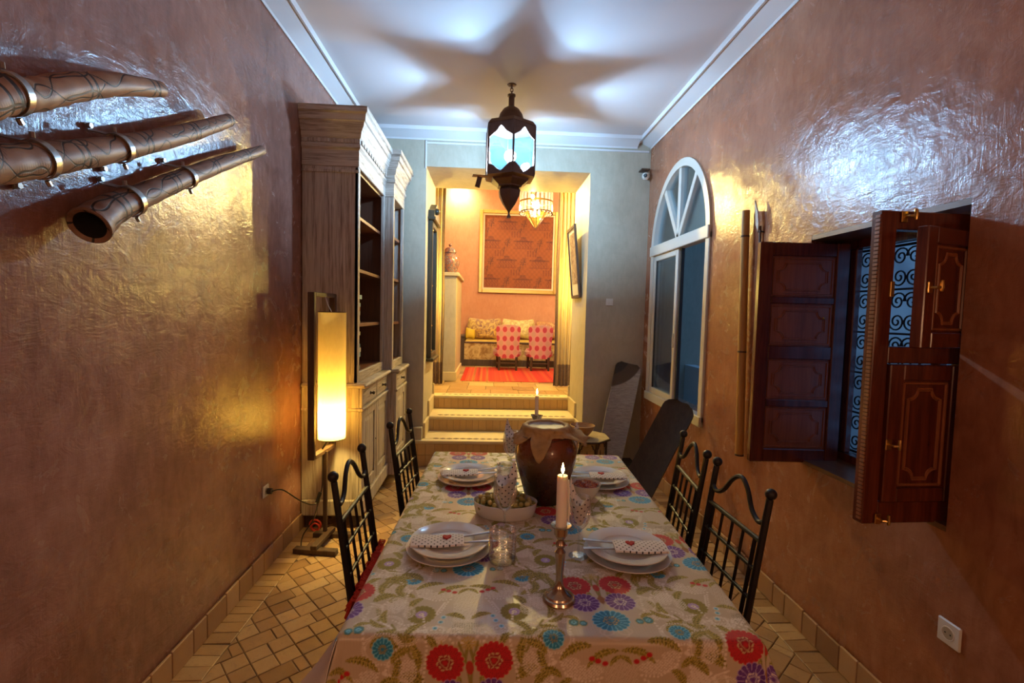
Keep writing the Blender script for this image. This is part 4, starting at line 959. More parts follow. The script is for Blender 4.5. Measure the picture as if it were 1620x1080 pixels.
# ------------------------------------------------------------------ iron chairs
IR = M['iron']
def make_chair(label, loc, rz, group='iron chairs around the table'):
    """local: back along y, seat towards +x"""
    c = thing('iron_chair', label, 'chair', loc, rz, group); W = .345; h = W/2; tilt = .145
    bx = lambda z: -(z-.45)*tilt if z > .45 else 0.0
    zt = .915
    for s in (-1,1):
        y = s*h
        p = G().tube([(0.03,y,0),(0,y,.44),(bx(zt),y,zt)], .0115, 8).build('back_post', IR, c)
        G().ball((bx(.935),y,.932), .0185, 14, 10).build('ball_finial', IR, p)
        G().tube([(.36,y*.98,0),(.345,y*.98,.43)], .0105, 8).build('leg', IR, c)
    P = [(-h,.845),(-h*.82,.828),(-h*.55,.848),(-h*.28,.905),(0,.930),(h*.28,.905),(h*.55,.848),(h*.82,.828),(h,.845)]
    G().tube(bez([(bx(z),y,z) for y, z in P], 6), .0085, 8).build('arched_rail', IR, c)
    for z, r in ((.775,.0085),(.68,.007),(.585,.007),(.48,.0085)): G().tube([(bx(z),-h,z),(bx(z),h,z)], r, 8).build('cross_rail', IR, c)
    for k in range(5):
        y = lerp(-h*.80, h*.80, k/4); G().tube([(bx(.48),y,.48),(bx(.775),y,.775)], .0075 if k in (0,4) else .0058, 6).build('back_bar', IR, c)
    G().box(-.005, .36, -h-.005, h+.005, .425, .445, .006).build('seat', IR, c)
    G().tube([(.02,-h,.16),(.02,h,.16)], .007, 6).build('stretcher', IR, c)
    for s in (-1,1): G().tube([(.02,s*h,.2),(.355,s*h*.98,.2)], .007, 6).build('stretcher', IR, c)
    return c
make_chair('black iron chair with the red fringed throw on its seat', (-.432, 1.784, 0), math.radians(-1))
make_chair('black iron chair standing between the table and the bookcase drawers', (-.378, 2.52, 0), math.radians(-6))
make_chair('black iron chair nearest the wall socket, under the shutter with brass latches', (.845, 1.65, 0), math.radians(180+1.5))
make_chair('black iron chair next to the leaning dark board', (.865, 2.10, 0), math.radians(180-7))
rt = thing('red_throw', 'red fringed throw lying on the iron chair seat beside the tablecloth', 'throw', (-.40, 1.80, .446))
M['throw'] = plain('red_wool', (.52,.035,.02), .9, vary=.4, vscale=40, bump=.5, bscale=90)
wb(G().grid(lambda u, v: (lerp(-.408,-.33,u)+.004*math.sin(v*13), lerp(1.60,1.985,v), .522-.10*max(0,u-.35)**1.5+.008*math.sin(v*17)*math.cos(u*6)+.005*math.sin(v*43)), 8, 30, (0,0,-.070)), 'folded_cloth', M['throw'], rt)
g = G()
for k in range(150):
    y = lerp(1.575, 2.005, (k+.5)/150)+random.uniform(-.004,.004); d = random.uniform(.008,.03); g.tube([(-.410,y,.524),(-.420-d*.5,y+random.uniform(-.01,.01),.528),(-.43-d,y+random.uniform(-.02,.02),.500-random.uniform(0,.04))], .0028, 4)
tag(wb(g, 'fringe', M['throw'], rt, smooth=0), kind='stuff')

# ------------------------------------------------------------------ place settings
ZT_ = TZ+.0012
def lathe_thing(name, prof, mat, n=48, **k): g = G(); g.lathe(prof, n, **k); return g
def plate(loc, R_, label, cat_group, h=.016):
    o = thing('dinner_plate', label, 'plate', loc, 0, cat_group); t = .0035
    pr = [(R_*.02,.0025),(R_*.55,.0025),(R_*.62,.004),(R_*.70,h*.62),(R_*.97,h-.001),(R_,h),(R_*1.0,h-.003),(R_*.95,h-.0045),(R_*.70,h*.62-.005),(R_*.60,0),(R_*.02,0)]
    G().lathe(pr, 56).build('dish', M['china'], o)
    g = G(); g.tube([(R_*.66*math.cos(2*PI*k/56), R_*.66*math.sin(2*PI*k/56), h*.45) for k in range(56)], .0009, 5, closed=True); g.build('rim_line', M['china'], o)
    return o
def heart_poly(s, n=22):
    r = []
    for k in range(n):
        t = 2*PI*k/n; r.append((s*(16*math.sin(t)**3)/17, s*(13*math.cos(t)-5*math.cos(2*t)-2*math.cos(3*t)-math.cos(4*t))/17))
    return r
def napkin(loc, rz, label, hx):
    o = thing('folded_napkin', label, 'napkin', loc, rz, 'folded napkins on the plates'); Ln, Wn = .160, .068
    def top(u, v): return (lerp(-Ln/2,Ln/2,u), lerp(-Wn/2,Wn/2,v)*(1+.08*math.sin(u*3)), .006+.004*math.sin(v*PI)+.0012*math.sin(u*9))
    G().grid(top, 20, 8, (0,0,-.006)).build('cloth', M['napkin'], o)
    g = G(); g.prism([(hx+a, b+.006) for a, b in heart_poly(.0150)], lambda a, b, d: (a, b, d), .0085, .0135); g.build('heart', M['red'], o, smooth=0)
def cutlery(kind, loc, rz, label, grp, tilt=.06):
    o = thing(kind, label, kind, loc, rz, grp); o.rotation_euler = (0, tilt, rz)
    g = G()   # handle along -x, head along +x
    g.grid(lambda u, v: (lerp(-.105,.0,u), lerp(-1,1,v)*lerp(.0085,.0035,u**.7), .0022*math.sin(v*PI)+.0012), 14, 6, (0,0,-.0025)); g.build('handle', M['silver'], o)
    g = G()
    if kind == 'knife': g.prism([(0,-.004),(.07,-.008),(.10,-.004),(.108,.004),(.095,.006),(0,.004)], lambda a, b, d: (a, b, d), -.0004, .0012); g.build('blade', M['silver'], o, smooth=0)
    else:
        g.prism([(0,-.0035),(.02,-.004),(.045,-.0115),(.055,-.0125),(.055,.0125),(.045,.0115),(.02,.004),(0,.0035)], lambda a, b, d: (a, b, d+.003*math.sin(min(a,.055)*40)), 0, .0016); o2 = g.build('neck', M['silver'], o, smooth=0)
        for k in range(4): y = lerp(-.0105,.0105,k/3); G().obox((.077,y,.0045), ((1,0,-.08),(0,1,0),(.08,0,1)), (.023,.0016,.0008)).build('tine', M['silver'], o2)
def wine_glass(loc, label, s=1.0):
    o = thing('wine_glass', label, 'glass', loc, 0, 'wine glasses on the table')
    G().lathe([(r*s, z*s) for r, z in ((.002,.0),(.034,.0),(.035,.0015),(.030,.003),(.010,.006),(.0045,.012),(.002,.012))], 40).build('foot', M['glass'], o)
    G().lathe([(r*s, z*s) for r, z in ((.0045,.010),(.0036,.03),(.0036,.075),(.005,.092),(.010,.1005))], 20).build('stem', M['glass'], o)
    G().lathe([(r*s, z*s) for r, z in ((.006,.098),(.020,.106),(.033,.125),(.0395,.150),(.0405,.175),(.037,.215))], 48, cap=False).build('bowl', M['glass'], o, recalc=False); G().tube([(.037*s*math.cos(2*PI*k/40), .037*s*math.sin(2*PI*k/40), .215*s) for k in range(40)], .0007, 6, closed=True).build('rim', M['glass'], o)
    return o
def cone_napkin(loc, label, th0, s=1.0, lift=.07):
    o = thing('rolled_napkin', label, 'napkin', loc, 0, 'napkins rolled into the wine glasses')
    n = 40; m_ = 14; g = G(); vs = []; fs = []
    for i in range(m_+1):
        v = i/m_
        for k in range(n):
            a = 2*PI*k/n; pk = max(0, math.cos((a-th0)/2))**10; top = .088+lift*pk+.012*math.cos(a*2+1)
            z = .004+v*top; r = .008+.024*min(1, z/.075)**.8; r *= 1+.06*math.sin(a*3+z*20); lean = max(0, z-.09)*.35
            vs.append((r*math.cos(a)*(1-.75*pk*max(0,v-.72)/.28)+lean*math.cos(th0), r*math.sin(a)*(1-.75*pk*max(0,v-.72)/.28)+lean*math.sin(th0), z))
    for i in range(m_):
        for k in range(n): fs.append((i*n+k, i*n+(k+1) % n, (i+1)*n+(k+1) % n, (i+1)*n+k))
    b = len(vs); vs.append((0,0,.07)); fs += [(m_*n+k, m_*n+(k+1) % n, b) for k in range(n)]; fs.append(tuple(range(n))[::-1])
    vs = [(x*s, y*s, z*s) for x, y, z in vs]; g.add(vs, fs); g.build('cloth', M['napkin_v'], o, smooth=50, recalc=False)
PL = [((-.105,1.475),'beside the diamond-cut tumbler','with the tumbler beside it',1,.06,'at the tumbler setting'),
      ((.445,1.437),'right of the burning front candlestick','beside the lit candlestick',-1,-.05,'at the setting beside the lit candlestick'),
      ((-.075,2.115),'near the bookcase chair','toward the bookcase',1,.10,'at the setting toward the bookcase'),
      ((.508,2.090),'behind the red salad bowl','past the red salad bowl',-1,-.03,'at the setting past the red salad bowl')]
for k, ((px_, py_), w1_, w2_, sg, rz_, w3_) in enumerate(PL):
    plate((px_,py_,ZT_), .1325, 'larger white plate under the smaller one %s' % w2_, 'larger plates on the table')
    plate((px_,py_+.004,ZT_+.0165), .1225, 'smaller white plate carrying a folded napkin %s' % w2_, 'smaller plates on the table')
    zp = ZT_+.0165+.0045
    napkin((px_-sg*.035,py_-.012,zp+.0085), rz_, 'dotted napkin with a red heart, folded on the plate %s' % w2_, sg*.028)
    zc = zp+.0035
    cutlery('fork', (px_+sg*.030,py_+.008,zc+.009), rz_+(PI+.22 if sg > 0 else -.10), 'steel fork laid on the napkin %s' % w3_, 'forks on the plates', .06)
    cutlery('knife', (px_+sg*.040,py_-.022,zc+.0065), rz_+(PI-.03 if sg > 0 else .12), 'steel knife laid on the napkin %s' % w3_, 'knives on the plates', .06)
GL = [((.068,1.548),'in front of the olive dish',.35),((.292,1.432),'beside the lit front candlestick',PI*.86),((.118,2.15),'behind the clay jug, toward the bookcase',2.2),((.385,2.14),'behind the clay jug, toward the salad bowl',.4)]
for k, ((x,y),w_,th0) in enumerate(GL):
    wine_glass((x,y,ZT_), 'stemmed wine glass %s' % w_, .96 if k != 1 else .86)
    cone_napkin((x,y,ZT_+(.106 if k != 1 else .095)), 'polka-dot napkin rolled in the wine glass %s' % w_, th0, .98 if k != 1 else .88, .062)
def tumbler(loc, label):
    o = thing('tumbler', label, 'glass', loc, 0, 'diamond-cut tumblers on the table'); H = .094
    n = 64; vs = []; fs = []; rows = 22
    for i in range(rows+1):
        z = H*i/rows
        for k in range(n):
            a = 2*PI*k/n; r = .0385+.002*z/H; f = z/H
            if .12 < f < .84: r += .0019*(1 if ((k+i) % 4 < 2) ^ ((k-i) % 4 < 2) else -1)
            elif f <= .12: r += .0008*math.cos(k*PI)
            vs.append((r*math.cos(a), r*math.sin(a), z))
    for i in range(rows):
        for k in range(n): fs.append((i*n+k, i*n+(k+1) % n, (i+1)*n+(k+1) % n, (i+1)*n+k))
    g = G(); g.add(vs, fs); g.add([(0.0385*math.cos(2*PI*k/n), .0385*math.sin(2*PI*k/n), 0.0) for k in range(n)], [tuple(range(n))]); g.build('cut_wall', M['cut'], o, smooth=10)
    G().tube([(.0405*math.cos(2*PI*k/48), .0405*math.sin(2*PI*k/48), H) for k in range(48)], .0012, 6, closed=True).build('rim', M['cut'], o); G().lathe([(.004,.004),(.036,.004),(.037,.010),(.004,.011)], 40).build('thick_base', M['cut'], o)
tumbler((.058,1.405,ZT_), 'diamond-cut glass tumbler beside the front plate'); tumbler((.092,2.03,ZT_), 'diamond-cut glass tumbler between the clay jug and the plate toward the bookcase')

# ------------------------------------------------------------------ candlesticks
def candle(x, y, z0, h, r, label, grp):
    c = thing('candle', label, 'candle', (x,y,z0), 0, grp)
    G().lathe([(r*.9,0),(r*1.04,.004),(r,.012),(r*.985,h-.006),(r*.9,h),(r*.55,h-.003),(r*.1,h-.005)], 28).build('wax_body', M['wax'], c)
    G().tube([(0,0,h-.006),(.0006,0,h+.007)], .0011, 6).build('wick', M['black'], c)
    G().lathe([(.0004,h+.004),(.0030,h+.009),(.0042,h+.014),(.0032,h+.021),(.0014,h+.028),(.0002,h+.033)], 14).build('flame', emit('flame_%s' % grp, L_FLAME), c)
    return c
CX, CY = .199, 1.205
cs = thing('candlestick', 'tall baluster candlestick of gold-toned metal at the front of the table', 'candlestick', (CX,CY,ZT_))
G().lathe([(.002,0),(.0415,0),(.043,.004),(.040,.010),(.036,.012),(.034,.017),(.026,.022),(.015,.032),(.0105,.045),(.0095,.055)], 40).build('foot', M['pewter'], cs)
G().lathe([(.0095,.055),(.0098,.075),(.0125,.11),(.0138,.128),(.0095,.134),(.0075,.138),(.0115,.142),(.0135,.149),(.0105,.156),(.0082,.160)], 32).build('baluster', M['pewter'], cs)
G().lathe([(.0082,.160),(.013,.167),(.0145,.172),(.0175,.174),(.0175,.192),(.0265,.196),(.0275,.199),(.0262,.200),(.0155,.197),(.0150,.182),(.002,.181)], 36).build('cup', M['pewter'], cs)
cn = candle(CX, CY, ZT_+.1822, .146, .0142, 'thick white candle with wax drips burning in the front candlestick', 'candles')
g = G(); g.tube(bez([(.0145,-.004,.136),(.0165,-.005,.115),(.0162,-.006,.085),(.0185,-.006,.065),(.0175,-.005,.04),(.0188,-.004,.025)], 5), [.0022]*5+[.0030]*5+[.0022]*5+[.0034]*5+[.0022]*6, 7); g.build('wax_drip', M['wax'], cn)
g = G(); g.tube(bez([(.0135,.006,.12),(.0165,.006,.09),(.0168,.005,.05),(.0172,.004,.03)], 5), .0026, 7); g.build('wax_drip', M['wax'], cn)
C2X, C2Y = .243, 2.30
c2_ = thing('candlestick', 'candlestick with a star-shaped cup behind the clay jug', 'candlestick', (C2X,C2Y,ZT_))
G().lathe([(.002,0),(.0415,0),(.043,.004),(.036,.012),(.026,.022),(.015,.032),(.0095,.055)], 40).build('foot', M['pewter'], c2_)
G().lathe([(.0095,.055),(.0125,.12),(.0138,.15),(.0075,.16),(.0115,.165),(.0135,.172),(.0082,.185),(.008,.215)], 32).build('baluster', M['pewter'], c2_)
G().lathe([(.008,.213),(.012,.222),(.018,.236),(.024,.252),(.0225,.253),(.014,.236),(.002,.235)], 40, rmod=lambda a, z: 1+(.32*math.cos(5*a) if z > .23 else 0)).build('star_cup', M['pewter'], c2_)
candle(C2X, C2Y, ZT_+.236, .112, .0088, 'slim grey-white candle burning in the star-shaped candlestick', 'candles')

# ------------------------------------------------------------------ clay jug
JX, JY = .240, 1.885
jg = thing('clay_jug', 'big glazed brown clay jug with a cloth cover in the middle of the table', 'jug', (JX,JY,ZT_))
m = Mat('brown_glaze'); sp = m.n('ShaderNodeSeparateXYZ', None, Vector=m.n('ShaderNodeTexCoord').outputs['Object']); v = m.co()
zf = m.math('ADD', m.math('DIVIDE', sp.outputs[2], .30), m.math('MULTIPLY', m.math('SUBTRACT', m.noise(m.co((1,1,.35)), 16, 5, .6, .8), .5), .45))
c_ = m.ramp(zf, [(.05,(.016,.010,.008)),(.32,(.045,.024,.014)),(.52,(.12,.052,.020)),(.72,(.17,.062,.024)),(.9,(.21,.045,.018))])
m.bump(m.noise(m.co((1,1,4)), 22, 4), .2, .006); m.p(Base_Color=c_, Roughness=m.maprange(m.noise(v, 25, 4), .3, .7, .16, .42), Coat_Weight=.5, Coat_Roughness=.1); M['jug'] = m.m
JP = [(.002,0),(.073,0),(.078,.006),(.082,.03),(.095,.075),(.110,.125),(.120,.165),(.1225,.195),(.118,.225),(.104,.255),(.090,.275),(.085,.287),(.088,.296),(.080,.298),(.076,.28),(.004,.27)]
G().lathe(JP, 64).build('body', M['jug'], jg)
def jr(z):
    for (r0, z0), (r1, z1) in zip(JP[1:12], JP[2:13]):
        if z0 <= z <= z1: return lerp(r0, r1, (z-z0)/(z1-z0))
    return .088
M['cover'] = wood('tan_hide', (.30,.18,.065), (.52,.34,.145), (5,5,9), .65, 0, (.3,.7), .8)
n = 72; vs = []; fs = []; prof_n = 16
def flap(a):
    d = .026
    for a0, dep, wd in ((-1.86,.088,.27),(-2.7,.045,.35),(-.25,.052,.5),(.9,.04,.5),(1.9,.045,.5),(2.8,.05,.4)):
        q = (a-a0+PI) % (2*PI)-PI; d = max(d, dep*math.exp(-(q/wd)**2)+.018)
    return d
for i in range(prof_n+1):
    for k in range(n):
        a = -PI+2*PI*k/n; wv = 1+.03*math.sin(a*9)+.02*math.sin(a*17+1)
        if i <= 5: t = i/5; r = lerp(.070,.094,t)*(1+.015*math.sin(a*9)*t); z = .2995+.006*math.sin(t*PI)+.002*math.sin(a*11)*t
        else:
            t = (i-5)/(prof_n-5); z = .2995-flap(a)*t; off = .012+.012*t*(1+math.sin(a*6+.5))+(.028*t if abs(a) < .9 else 0)
            off += .006*math.sin(a*19+z*90)*math.sin(a*7-z*60)+.004*math.sin(a*37-z*160); r = (max(jr(max(z,.0)), .088 if t < .35 else 0)+off*(.5+.5*t))*wv**(.6) if t > 0 else .096
            r = max(r, jr(z)+.004)
        vs.append((r*math.cos(a), r*math.sin(a), z))
for i in range(prof_n):
    for k in range(n): fs.append((i*n+k, i*n+(k+1) % n, (i+1)*n+(k+1) % n, (i+1)*n+k))
g = G(); g.add(vs, fs); cv = g.build('hide_cover', M['cover'], jg, smooth=60)
sol = cv.modifiers.new('thick', 'SOLIDIFY'); sol.thickness = .002; sol.offset = -1
G().lathe([(.001,.290),(.03,.289),(.060,.292),(.074,.3005),(.074,.298),(.03,.285),(.001,.286)], 48, rmod=lambda a, z: 1+.02*math.sin(a*13)).build('pale_skin_top', plain('grey_skin', (.34,.30,.28), .5, vary=.3, vscale=50, bump=.5, bscale=60), jg)
g = G(); g.tube([(.1085*math.cos(2*PI*k/48), .1085*math.sin(2*PI*k/48), .262+.004*math.sin(k*.5)) for k in range(48)], .0016, 6, closed=True); g.build('tie_string', M['lampwood'], jg)

# ------------------------------------------------------------------ olive dish and salad bowl
OX, OY = .078, 1.742
od = thing('oval_dish', 'white oval porcelain dish filled with green olives', 'dish', (OX,OY,ZT_), math.radians(-6))
A, Bq = .118, .080
G().lathe([(.02,0),(.86,0),(.92,.006),(.97,.03),(1.0,.052),(.985,.0525),(.955,.045),(.92,.022),(.88,.008),(.02,.007)], 56, sx=A, sy=Bq, rmod=None).build('dish', M['china'], od)
M['olive'] = tone_mat('green_olive', [(0,(.24,.21,.05)),(.5,(.40,.34,.10)),(1,(.54,.43,.17))], .3, .1, 30)
ol = []
for q in range(4):
    g = G(); g.tone = q/3; g.ball((0,0,0), .0105, 12, 8, (1,.86,.86)); ol.append(g.mesh('olive', M['olive']))
spots = []
for lay, (z, f) in enumerate(((.020,.80),(.037,.90),(.053,.86),(.066,.58))):
    tries = 0
    while tries < 700:
        tries += 1; a = random.uniform(0,2*PI); r = math.sqrt(random.random())*f; x = A*r*math.cos(a); y = Bq*r*math.sin(a)
        if all((x-p[0])**2+(y-p[1])**2+((z-p[2])*1.0)**2 > .0188**2 for p in spots): spots.append((x, y, z))
for i, (x, y, z) in enumerate(spots):
    ca_, sa_ = math.cos(math.radians(-6)), math.sin(math.radians(-6))
    o = bpy.data.objects.new('olive', ol[i % 4]); COL.objects.link(o); o.location = (OX+x*ca_-y*sa_, OY+x*sa_+y*ca_, ZT_+z+random.uniform(-.002,.002)); o.rotation_euler = (random.uniform(-.5,.5), random.uniform(-.5,.5), random.uniform(0,6))
    tag(o, 'green olive heaped in the white oval dish', 'olive', 'olives in the oval dish')
RX, RY = .412, 1.915
rb_ = thing('salad_bowl', 'round white porcelain bowl of red pepper salad behind the candle', 'bowl', (RX,RY,ZT_))
G().lathe([(.004,0),(.034,0),(.038,.004),(.052,.030),(.062,.056),(.0605,.057),(.055,.048),(.049,.030),(.034,.012),(.004,.010)], 48).build('bowl', M['china'], rb_)
sal = thing('pepper_salad', 'chopped red pepper salad heaped in the round white bowl', 'salad', (RX,RY,ZT_+.02)); M['salad'] = tone_mat('red_salad', [(0,(.16,.012,.008)),(.6,(.34,.045,.012)),(1,(.42,.13,.03))], .3, .3, 60)
g = G(); g.tone = .3; g.lathe([(.002,0),(.030,.0),(.040,.016),(.0475,.032),(.02,.040),(.002,.042)], 32); g.build('mound', M['salad'], sal)
g = G()
for k in range(150):
    a = random.uniform(0,2*PI); r = math.sqrt(random.random())*.044; g.tone = random.random(); e = Vector((random.gauss(0,1),random.gauss(0,1),random.gauss(0,.4))).normalized(); f_ = e.cross(Vector((0,.1,1))).normalized(); g.obox((r*math.cos(a), r*math.sin(a), .040-.010*(r/.044)**2), (e, f_, e.cross(f_)), (.0065,.0035,.0025), .001)
tag(g.build('chopped_pieces', M['salad'], sal), kind='stuff')

# ------------------------------------------------------------------ corner by the arched window
sd = thing('side_table', 'small octagonal wooden side table with fretted legs under the wooden bowl', 'table', (.83,4.02,0))
M['sidetop'] = wood('painted_side_table', (.34,.24,.10), (.52,.40,.20), (6,6,6), .45, .2)
A8 = PI/8
G().lathe([(.005,.445),(.200,.445),(.222,.452),(.226,.462),(.220,.472),(.005,.474)], 8, a0=A8).build('octagonal_top', M['sidetop'], sd, smooth=20)
g = G(); g.lathe([(.2265,.453),(.2285,.456),(.2285,.466),(.2265,.469)], 8, a0=A8); g.build('edge_band', M['darkwood'], sd, smooth=20)
for k in range(8):
    a = A8+PI/4*k; x, y = .195*math.cos(a), .195*math.sin(a); a2 = a+PI/4; x2, y2 = .195*math.cos(a2), .195*math.sin(a2)
    lg = G().tube([(x,y,0),(x,y,.446)], .009, 6).build('leg', M['darkwood'], sd)
    ca_ = Vector((x,y,0)); cb_ = Vector((x2,y2,0))
    def fn8(u, z, d, ca_=ca_, cb_=cb_):
        p = ca_.lerp(cb_, u); q = p*(1-d/.19); return (q.x, q.y, z)
    g = G(); g.prism([(.05,.0),(.16,.0),(.18,.18),(.34,.26),(.5,.31),(.66,.26),(.82,.18),(.84,.0),(.95,.0),(.95,.443),(.05,.443)], fn8, .012, .020); g.build('arched_panel', M['sidetop'], sd, smooth=0)
    for u0, sg in ((0,1),(1,-1)):
        g = G(); g.tube([fn8(u0+sg*u, z, .0) for u, z in ((.06,.36),(.10,.40),(.18,.405),(.20,.425),(.28,.438))], .005, 6); g.build('fret_bracket', M['darkwood'], lg)
    g = G(); g.prism([(.44,.335),(.5,.33),(.56,.335),(.5,.385)], fn8, .008, .0125); g.build('inlay', M['darkwood'], sd, smooth=0)
wbw = thing('wooden_bowl', 'turned wooden bowl standing on the octagonal side table', 'bowl', (.812,3.98,.4745))
G().lathe([(.004,0),(.038,0),(.042,.006),(.070,.035),(.092,.068),(.104,.098),(.100,.100),(.088,.070),(.066,.040),(.035,.016),(.004,.014)], 44).build('bowl', M['bowlwood'], wbw)

def board(name, label, a, b, wv, wid, th, mat, profile, extra=None):
    """plank from foot a to head b, width along wv, outline profile(t)->half width"""
    a, b = Vector(a), Vector(b); d = (b-a); L = d.length; d.normalize(); wv = Vector(wv); wv = (wv-d*wv.dot(d)).normalized(); nn = d.cross(wv).normalized()
    if nn.y > 0: nn = -nn
    o = thing(name, label, 'board', tuple(a)); n = 40; vs = []; fs = []
    def P(t, s, k):
        hw = profile(t)*wid/2; bow = .018*(s*s)                      # hollowed face
        return a+d*(t*L)+wv*(s*hw)+nn*((th/2 if k else -th/2)+(bow if k else bow*.6))
    m_ = 10
    for k in (0,1):
        for i in range(n+1):
            for j in range(m_+1): vs.append(P(i/n, lerp(-1,1,j/m_), k))
    W = m_+1; N = (n+1)*W
    for i in range(n):
        for j in range(m_): q = (i*W+j,(i+1)*W+j,(i+1)*W+j+1,i*W+j+1); fs.append(q); fs.append(tuple(N+x for x in q)[::-1])
    loop = [(i,0) for i in range(n)]+[(n,j) for j in range(m_)]+[(i,m_) for i in range(n,0,-1)]+[(0,j) for j in range(m_,0,-1)]
    Lp = [i*W+j for i, j in loop]; fs += [(Lp[k],Lp[(k+1) % len(Lp)],Lp[(k+1) % len(Lp)]+N,Lp[k]+N) for k in range(len(Lp))]
    g = G(); g.add(vs, fs); wb(g, 'plank', mat, o, smooth=40); return o, P, a, d, wv, nn, L
rnd = lambda t: 1.0 if t < .93 else math.sqrt(max(0.08, 1-((t-.93)/.07)**2*.85))
# dark board leaning on the right wall
board('leaning_board', 'dark hollowed wooden board leaning against the wall under the arched window', (.90,3.20,.012), (1.425,3.42,.875), (.80,-.42,.0), .225, .026, M['board'], rnd)
# pale scored board with a dark scoop at its head
m = Mat('scored_grey_board'); sp = m.n('ShaderNodeSeparateXYZ', None, Vector=m.n('ShaderNodeTexCoord').outputs['Object']); v = m.co((1,1,9))
gr_ = m.ramp(m.noise(v, 14, 6, .7, .6), [(.35,(.22,.195,.17)),(.6,(.42,.38,.34))])
cxx = m.math('SUBTRACT', sp.outputs[0], .02); czz = m.math('SUBTRACT', sp.outputs[2], 1.02)
dd = m.math('POWER', m.math('ADD', m.math('MULTIPLY', cxx, cxx), m.math('MULTIPLY', czz, czz)), .5)
dk = m.mix(m.maprange(dd, .23, .24, 0, 1), (.035,.026,.02), m.mix(m.maprange(dd, .34, .35, 0, 1), (.085,.055,.035), gr_))
m.bump(m.noise(v, 30, 4, .7), .5, .005); m.p(Base_Color=dk, Roughness=.6); M['scored'] = m.m
bo, *_ = board('tablet_board', 'grey scored wooden tablet board with a dark rounded top in the corner', (1.16,4.42,.142), (1.385,4.655,1.03), (.97,-.05,.1), .245, .028, M['scored'], lambda t: (.92+.16*t if t < .5 else 1.0)*(1.0 if t < .95 else math.sqrt(max(.3, 1-((t-.95)/.05)**2*.6))))
stn = thing('low_stand', 'low dark wooden stand under the grey tablet board', 'stand', (1.2,4.45,0))
wb(G().box(1.03,1.42,4.33,4.60,.085,.112,.006), 'top', M['board'], stn)
for x in (1.06,1.39):
    for y in (4.36,4.57): wb(G().box(x-.02,x+.02,y-.02,y+.02,0,.085,.003), 'leg', M['board'], stn)

# ------------------------------------------------------------------ cane pole and thin spear on the right wall
po = thing('cane_pole', 'thick yellow cane pole hanging upright on the wall beside the shutter', 'pole', (1.50,2.80,.68))
g = G(); g.tube([(1.505,2.755,.685),(1.505,2.79,1.4),(1.505,2.825,2.13)], [.024,.024,.023], 16); wb(g, 'cane', M['bamboo'], po)
for z in (.69,1.30,1.98):
    t = (z-.685)/1.445; wb(G().tube([(1.505,2.755+.07*t,z-.005),(1.505,2.755+.07*t,z+.005)], .0252, 16), 'node_ring', M['lampwood'], po)
sr = thing('spear', 'thin wooden spear with a pale feathered head behind the cane pole', 'spear', (1.525,2.72,.9))
g = G(); g.tube([(1.527,2.62,.75),(1.527,2.665,1.4),(1.527,2.70,2.02)], .0075, 8); wb(g, 'shaft', M['lampwood'], sr)
g = G(); g.prism([(2.695,1.99),(2.72,2.03),(2.727,2.08),(2.74,2.17),(2.705,2.10),(2.69,2.03)], lambda a, b, d: (d, a, b), 1.510, 1.516); wb(g, 'feather', plain('pale_feather', (.55,.53,.50), .8, vary=.3, vscale=80), sr, smooth=0)
g = G(); g.tube([(1.538,2.68,1.985),(1.52,2.685,1.99),(1.518,2.705,1.99),(1.538,2.72,1.985)], .004, 6); wb(g, 'binding', M['black'], sr)

# ------------------------------------------------------------------ passage: mirror, framed print, curtains
mr = thing('wall_mirror', 'tall narrow mirror in a dark carved frame with a crest, on the stair jamb', 'mirror', (DL,5.12,.98))
MY0, MY1, MZ0, MZ1 = 4.90, 5.36, 1.02, 2.40; xm = DL+.045
M['mframe'] = wood('dark_green_black_frame', (.018,.020,.014), (.06,.05,.028), (12,12,1.2), .4, .2)
for q in ((MY0,MY0+.055,MZ0,MZ1),(MY1-.055,MY1,MZ0,MZ1),(MY0,MY1,MZ0,MZ0+.055),(MY0,MY1,MZ1-.055,MZ1)): wb(G().box(DL+.001,xm,*q,.006), 'frame_rail', M['mframe'], mr)
wb(G().box(DL+.01,DL+.014,MY0+.05,MY1-.05,MZ0+.05,MZ1-.05), 'mirror_glass', plain('silvered_glass', (.75,.75,.72), .06, 1.0), mr)
wb(G().box(DL+.001,xm+.03,MY0-.03,MY1+.03,MZ0-.035,MZ0,.008), 'base_moulding', M['mframe'], mr); wb(G().box(DL+.001,xm+.03,MY0-.03,MY1+.03,MZ1,MZ1+.035,.008), 'cap_moulding', M['mframe'], mr)
wb(G().prism([(MY0,2.435),(MY1,2.435),(MY1-.02,2.50),(5.25,2.53),(5.13,2.60),(5.01,2.53),(MY0+.02,2.50)], lambda a, b, d: (d, a, b), DL+.001, DL+.06), 'crest', M['mframe'], mr, smooth=0)
wb(G().ball((DL+.072,5.0,2.50), .034, 14, 10), 'carved_boss', M['mframe'], mr)
for z in (1.1,1.35,1.75,2.3): wb(G().ball((xm,MY0+.02,z), .009, 8, 6), 'brass_stud', M['brass'], mr)
fp = thing('framed_print', 'small dark-framed print tilting off the stair jamb opposite the mirror', 'picture', (DR-.02,5.13,1.67))
ux = Vector((-.075,0,.745)).normalized(); nx_ = Vector((-ux.z,0,ux.x)); c0 = Vector((DR-.008,4.92,1.675)); PW, PH = .45, .748
def pf(a, b, d): p = c0+Vector((0,a,0))+ux*b+nx_*(d+.012); return tuple(p)
for q in (((0,0),(PW,0),(PW,.03),(0,.03)),((0,PH-.03),(PW,PH-.03),(PW,PH),(0,PH)),((0,.03),(.03,.03),(.03,PH-.03),(0,PH-.03)),((PW-.03,.03),(PW,.03),(PW,PH-.03),(PW-.03,PH-.03))): wb(G().prism(list(q), pf, -.008, .014), 'frame_rail', M['lampwood'], fp, smooth=0)
